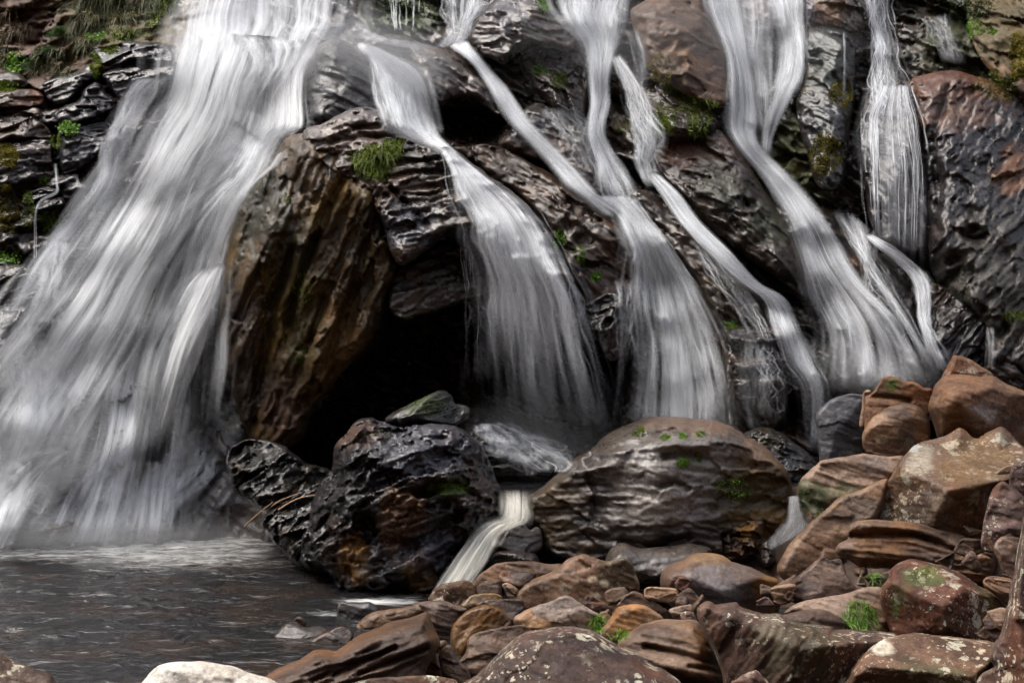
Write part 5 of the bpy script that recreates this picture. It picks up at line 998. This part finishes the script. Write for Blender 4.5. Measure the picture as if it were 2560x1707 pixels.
for lb, b_, n, pal, ln in (("yellow moss covering the lower ledges at the left border", ('A', -20,1030,110,1310), 1500, 'gold', .04), ("moss band under the rippled brown ledge", ('A', -20,800,105,935), 800, 'gold', .05),
        ("moss cushion on the topmost left ledge", ('A', -10,450,100,515), 500, 'moss', .05), ("green moss strip in the crack beside the pointed block", ('A', 285,745,355,835), 350, 'moss', .04),
        ("bright moss cushion above the thin trickle's lip", ('A', 218,998,302,1034), 300, 'bright', .03), ("hanging moss right of the yellow moss", ('A', 130,1060,195,1270), 400, 'moss', .05),
        ("moss on the flat ledge under the hanging grass", ('A', 550,262,670,300), 300, 'moss', .04), ("moss on the crack at the flat ledge's left end", ('A', 505,280,565,440), 400, 'moss', .05),
        ("bright moss on the grey banded rock's top", ('B', 1205,-20,1310,72), 600, 'bright', .035), ("bright moss cushion in the fold of the mossy block", ('B', 1185,355,1275,430), 500, 'bright', .03), ("second moss cushion right of the fold", ('B', 1285,390,1392,492), 500, 'moss', .03),
        ("dull moss on the humped rock", ('B', 770,545,880,600), 300, 'dark', .03), ("moss patch in the hollow by the side branch", ('B', 1640,645,1745,745), 300, 'moss', .04), ("moss fringe left of the rust stained slab", ('B', 1875,640,1965,755), 400, 'moss', .05),
        ("bright moss streak on the knobbly ridge's edge", ('B', 1312,1275,1385,1395), 400, 'bright', .03), ("lower bright moss streak on the knobbly ridge's edge", ('B', 1425,1355,1485,1485), 350, 'bright', .03), ("moss tuft in the notch over the dark block", ('F', 1060,395,1130,460), 160, 'bright', .03),
        ("bright moss cushion at the upper right", ('C', 1685,95,1790,205), 500, 'bright', .04), ("small moss cushion beside the upper right one", ('C', 1790,145,1870,195), 300, 'bright', .035), ("long golden moss on the corner rock's right", ('C', 1930,170,2040,440), 900, 'gold', .06),
        ("moss line under the corner rock", ('C', 1740,395,1990,560), 600, 'moss', .04), ("golden moss clump low between pillar and veil", ('C', 815,735,1005,975), 900, 'gold', .045), ("moss clump right of the pillar's foot", ('C', 925,455,1060,600), 450, 'gold', .045),
        ("thin dark moss fringe along the corner rock's left", ('C', 1580,-20,1850,110), 900, 'dark', .05), ("moss at the far right border of the wall", ('G', 1890,390,2040,450), 300, 'moss', .04), ("tiny green sprigs on the layered ledges", ('G', 335,445,425,495), 120, 'bright', .035),
        ("moss on the pitted boulder's middle", ('7', 1045,735,1310,795), 500, 'moss', .032), ("moss on the pitted boulder's upper left", ('7', 560,350,860,430), 300, 'dark', .02), ("moss on the laminated capstone", ('7', 900,150,1220,240), 250, 'dark', .02),
        ("first moss spot from the left on the banded boulder's crown", ('8', 955,195,1035,265), 260, 'moss', .036), ("middle moss spot on the banded boulder's crown", ('8', 1140,245,1222,300), 200, 'bright', .036), ("right moss spot on the banded boulder's crown", ('8', 1285,235,1345,292), 180, 'bright', .036), ("rightmost small moss spot on the banded boulder's crown", ('8', 1415,225,1485,272), 150, 'bright', .036),
        ("bright moss in the banded boulder's slit", ('8', 1265,418,1355,478), 300, 'bright', .036), ("smaller moss dot in the banded boulder's slit", ('8', 1398,408,1455,445), 120, 'bright', .036), ("sparse moss specks on the banded boulder's shaded flank", ('8', 1560,570,1830,720), 110, 'bright', .036),
        ("dim green moss on the huge rock's flank", ('E', 520,180,640,380), 140, 'moss', .025), ("green specks low on the huge rock's flank", ('E', 500,580,600,690), 90, 'bright', .02), ("sparse moss down the right wall's middle", ('C', 1600,850,1900,1300), 260, 'dark', .035), ("moss specks on the lower right wall", ('G', 1500,60,1900,360), 240, 'dark', .03), ("olive moss on the rust stained slab's belly", ('C', 130,960,520,1250), 420, 'dark', .03), ("olive moss on the long grey brown slab", ('G', 300,150,480,330), 240, 'gold', .03),
        ("moss on the wall behind the upper drips", ('B', 300,-20,540,120), 420, 'dark', .05), ("moss at the dull brown boulder's left foot", ('C', -90,300,60,470), 360, 'gold', .045), ("moss cushion beneath the side branch", ('C', -60,560,80,760), 420, 'moss', .04), ("green shaded moss on the mossy tan boulder", ('6', 110,1090,340,1390), 420, 'dark', .02),
        ("moss streaks on the overhang's olive flank", ('E', 300,120,560,560), 260, 'gold', .022), ("dark moss in the cave's ceiling corner", ('E', 1080,430,1400,560), 160, 'moss', .03), ("moss lip on the huge rock's left shoulder", ('A', 1585,1075,1630,1150), 120, 'moss', .03), ("moss on the spray wet wall at the top edge", ('B', 560,-20,700,110), 500, 'dark', .05)):
    plant("moss_patch", "moss", lb, box(*b_), int(n * 3.2), pal, ln * .72, .0052, .35, .9, 3, GM, up=.1)
for lb, b_, n, ln, pal in (("long hanging grass over the wet ledges at the top left", ('A', 400,-60,880,110), 1900, .26, 'grass'), ("yellow grass curtain on the earth slope's right side", ('A', 380,90,620,260), 1100, .20, 'grass'), ("green grass fringe over the flat topped ledge", ('A', 480,140,830,235), 900, .10, 'moss'),
        ("dry grass on the earth slope at the left border", ('A', -40,60,180,260), 700, .14, 'straw'), ("rough grass along the foot of the earth slope", ('A', 150,250,430,440), 1100, .13, 'grass'), ("short grass left of the pinkish ledge", ('A', -40,220,60,400), 350, .12, 'grass'), ("dark hanging roots and grass at the fall's left edge", ('A', 820,-60,1010,90), 500, .16, 'moss')):
    plant("hanging_grass", "grass", lb, box(*b_), n, pal, ln, .005, 1.3, .6, 5, GM, up=.2)
plant("grass_tuft", "grass tuft", "small grass tuft between pale rock and faceted stone", box('3', 1615,925,1745,1085), 130, 'bright', .10, .003, .5, .7, 4, GM, up=.8)
plant("grass_tuft", "grass tuft", "wispy grass at the fat tan boulder's upper edge", box('3', 1840,1065,1965,1185), 90, 'bright', .09, .003, .5, .7, 4, GM, up=.8)
plant("grass_tuft", "grass tuft", "green grass between tan hump and red lichen boulder", box('5', 560,770,905,1060), 380, 'bright', .09, .003, .7, .8, 4, GM, up=.5)
plant("grass_tuft", "grass tuft", "few green blades in the dark gap under the loaf shaped boulder", box('5', 820,520,930,590), 60, 'bright', .07, .003, .5, .8, 4, GM, up=.6)
plant("grass_tuft", "grass tuft", "green streak of moss grass on top of the red lichen boulder", box('5', 1245,430,1400,560), 160, 'moss', .035, .003, .5, .8, 3, GM, up=.3)
leafy("leafy_plant", "plant", "round leaved shrub on the earth slope", box('A', 30,310,165,410), 420, 'bright', .035, GM)
leafy("leafy_plant", "plant", "bright green small leaves under the pointed block", box('A', 335,695,440,765), 260, 'bright', .024, GM)
leafy("leafy_plant", "plant", "bright leafy cushion below the trickle's lip", box('A', 225,1185,362,1300), 520, 'bright', .022, GM)
leafy("leafy_plant", "plant", "bright leaves on the lowest left ledge", box('A', -30,1415,130,1480), 350, 'bright', .022, GM)
leafy("leafy_plant", "plant", "green leaves beside the crack under the grass", box('A', 500,190,600,250), 220, 'bright', .03, GM)
leafy("leafy_plant", "plant", "dark leafy weeds under the hanging grass", box('A', 830,60,900,190), 220, 'moss', .03, GM)
for lb, x, y in (("grey green fern high on the bare earth slope", 345, 205), ("fern arching left above the narrow ledge", 240, 330), ("lowest fern beside the leafy shrub", 205, 395), ("fern in the grass right of the lowest fern", 310, 330)): fern(lb, 'A', x, y)

def twig(label, pts, Y0, r, Y1=None, cat="twig"):
    p = catmull(np.asarray(pts), 6, False); n = len(p); Y = np.linspace(Y0, Y1 if Y1 else Y0, n); c = world_pts(p[:, 0], p[:, 1], Y)
    V = []; 
    for i in range(n):
        tg = c[min(i + 1, n - 1)] - c[max(i - 1, 0)]; tg /= np.linalg.norm(tg); a = np.cross(tg, [0, 1, .1]); a /= np.linalg.norm(a); b = np.cross(tg, a)
        rr = r * (1 - .55 * i / n) * (1 + .25 * math.sin(i * 2.3))
        for k in range(6): t = k * math.pi / 3; V.append(c[i] + rr * (a * math.cos(t) + b * math.sin(t)))
    Fq = [[i * 6 + k, i * 6 + (k + 1) % 6, (i + 1) * 6 + (k + 1) % 6, (i + 1) * 6 + k] for i in range(n - 1) for k in range(6)]
    o = make_mesh("twig", np.array(V), np.array(Fq), M_WOOD); tag(o, label, cat, "dead sticks lying on the rocks")
twig("pale dead stick leaning beside the loaf shaped boulder", Z('5', 1965,165, 2000,250, 2040,320, 2085,395), 7.6, .012)
twig("short yellow stick lying on the small flat brown stone", Z('5', 2020,575, 2090,580, 2180,592), 7.1, .010)
twig("orange root curving beside the pitted boulder's left side", Z('7', -10,925, 80,868, 160,835, 255,820), 9.75, .008)
twig("thin dark root below the orange root", Z('7', -60,900, 0,860, 70,830, 150,800), 9.8, .006)
twig("pale slanting root at the pool's dark edge", Z('1', 1890,360, 1950,300, 2020,240, 2110,170), 9.8, .006)

# ------------------------------------------------------------------ spray hanging in the air
def mist(label, V_c, rx, ry, rz, Y, dens, seed):
    m, t = new_mat("spray_mist"); b = NB(t)
    co = b.n("ShaderNodeTexCoord").outputs["Object"]
    ln = b.n("ShaderNodeVectorMath", operation='LENGTH'); b.l(co, ln.inputs[0])
    nz = b.noise(co, 1.6, 2, .5); nz.inputs["Vector"]
    f = b.ramp(b.math('ADD', ln.outputs["Value"], b.math('MULTIPLY', b.math('SUBTRACT', nz.outputs["Fac"], .5), .7)), .15, .95, 1.0, 0.0)
    vs = b.n("ShaderNodeVolumePrincipled"); vs.inputs["Color"].default_value = (.95, .96, .97, 1)
    b.l(b.math('MULTIPLY', f, dens), vs.inputs["Density"])
    o_ = b.n("ShaderNodeOutputMaterial"); b.l(vs.outputs[0], o_.inputs["Volume"])
    import bmesh
    bm = bmesh.new(); bmesh.ops.create_icosphere(bm, subdivisions=3, radius=1.0)
    me = bpy.data.meshes.new("mist"); bm.to_mesh(me); bm.free(); me.materials.append(m)
    o = bpy.data.objects.new("mist", me); SC.collection.objects.link(o)
    c = Z('V', *V_c); p = world_pts(c[:, 0], c[:, 1], np.array([Y]))[0]
    o.location = p; o.scale = (rx, ry, rz); tag(o, label, "mist", None, 'stuff')
mist("pale spray drifting over the hollow beside the misty rock", (850, 150), 1.0, .9, .55, 12.6, .55, 1)
mist("thick pale spray at the foot of the tall main fall", (40, 1010), 1.1, .7, .8, 10.3, .16, 2)
mist("thin spray over the dark hollow under the central cascade", (1240, 1000), .8, .5, .45, 10.5, .14, 3)
mist("spray lying low over the pool along the foot of the tall main fall", (230, 1235), 1.7, .45, .22, 10.35, .55, 4)
mist("faint spray hanging in front of the upper right streams", (1560, 90), 2.6, .7, .6, 12.9, .10, 5)
mist("spray where the widest right stream lands behind the brown boulders", (2010, 850), .75, .4, .3, 11.0, .35, 6)
mist("spray at the foot of the arched cascade behind the banded boulder", (1570, 960), .6, .4, .3, 10.75, .25, 7)
SC.cycles.volume_step_rate = 4.0; SC.cycles.volume_max_steps = 48; SC.cycles.volume_bounces = 1
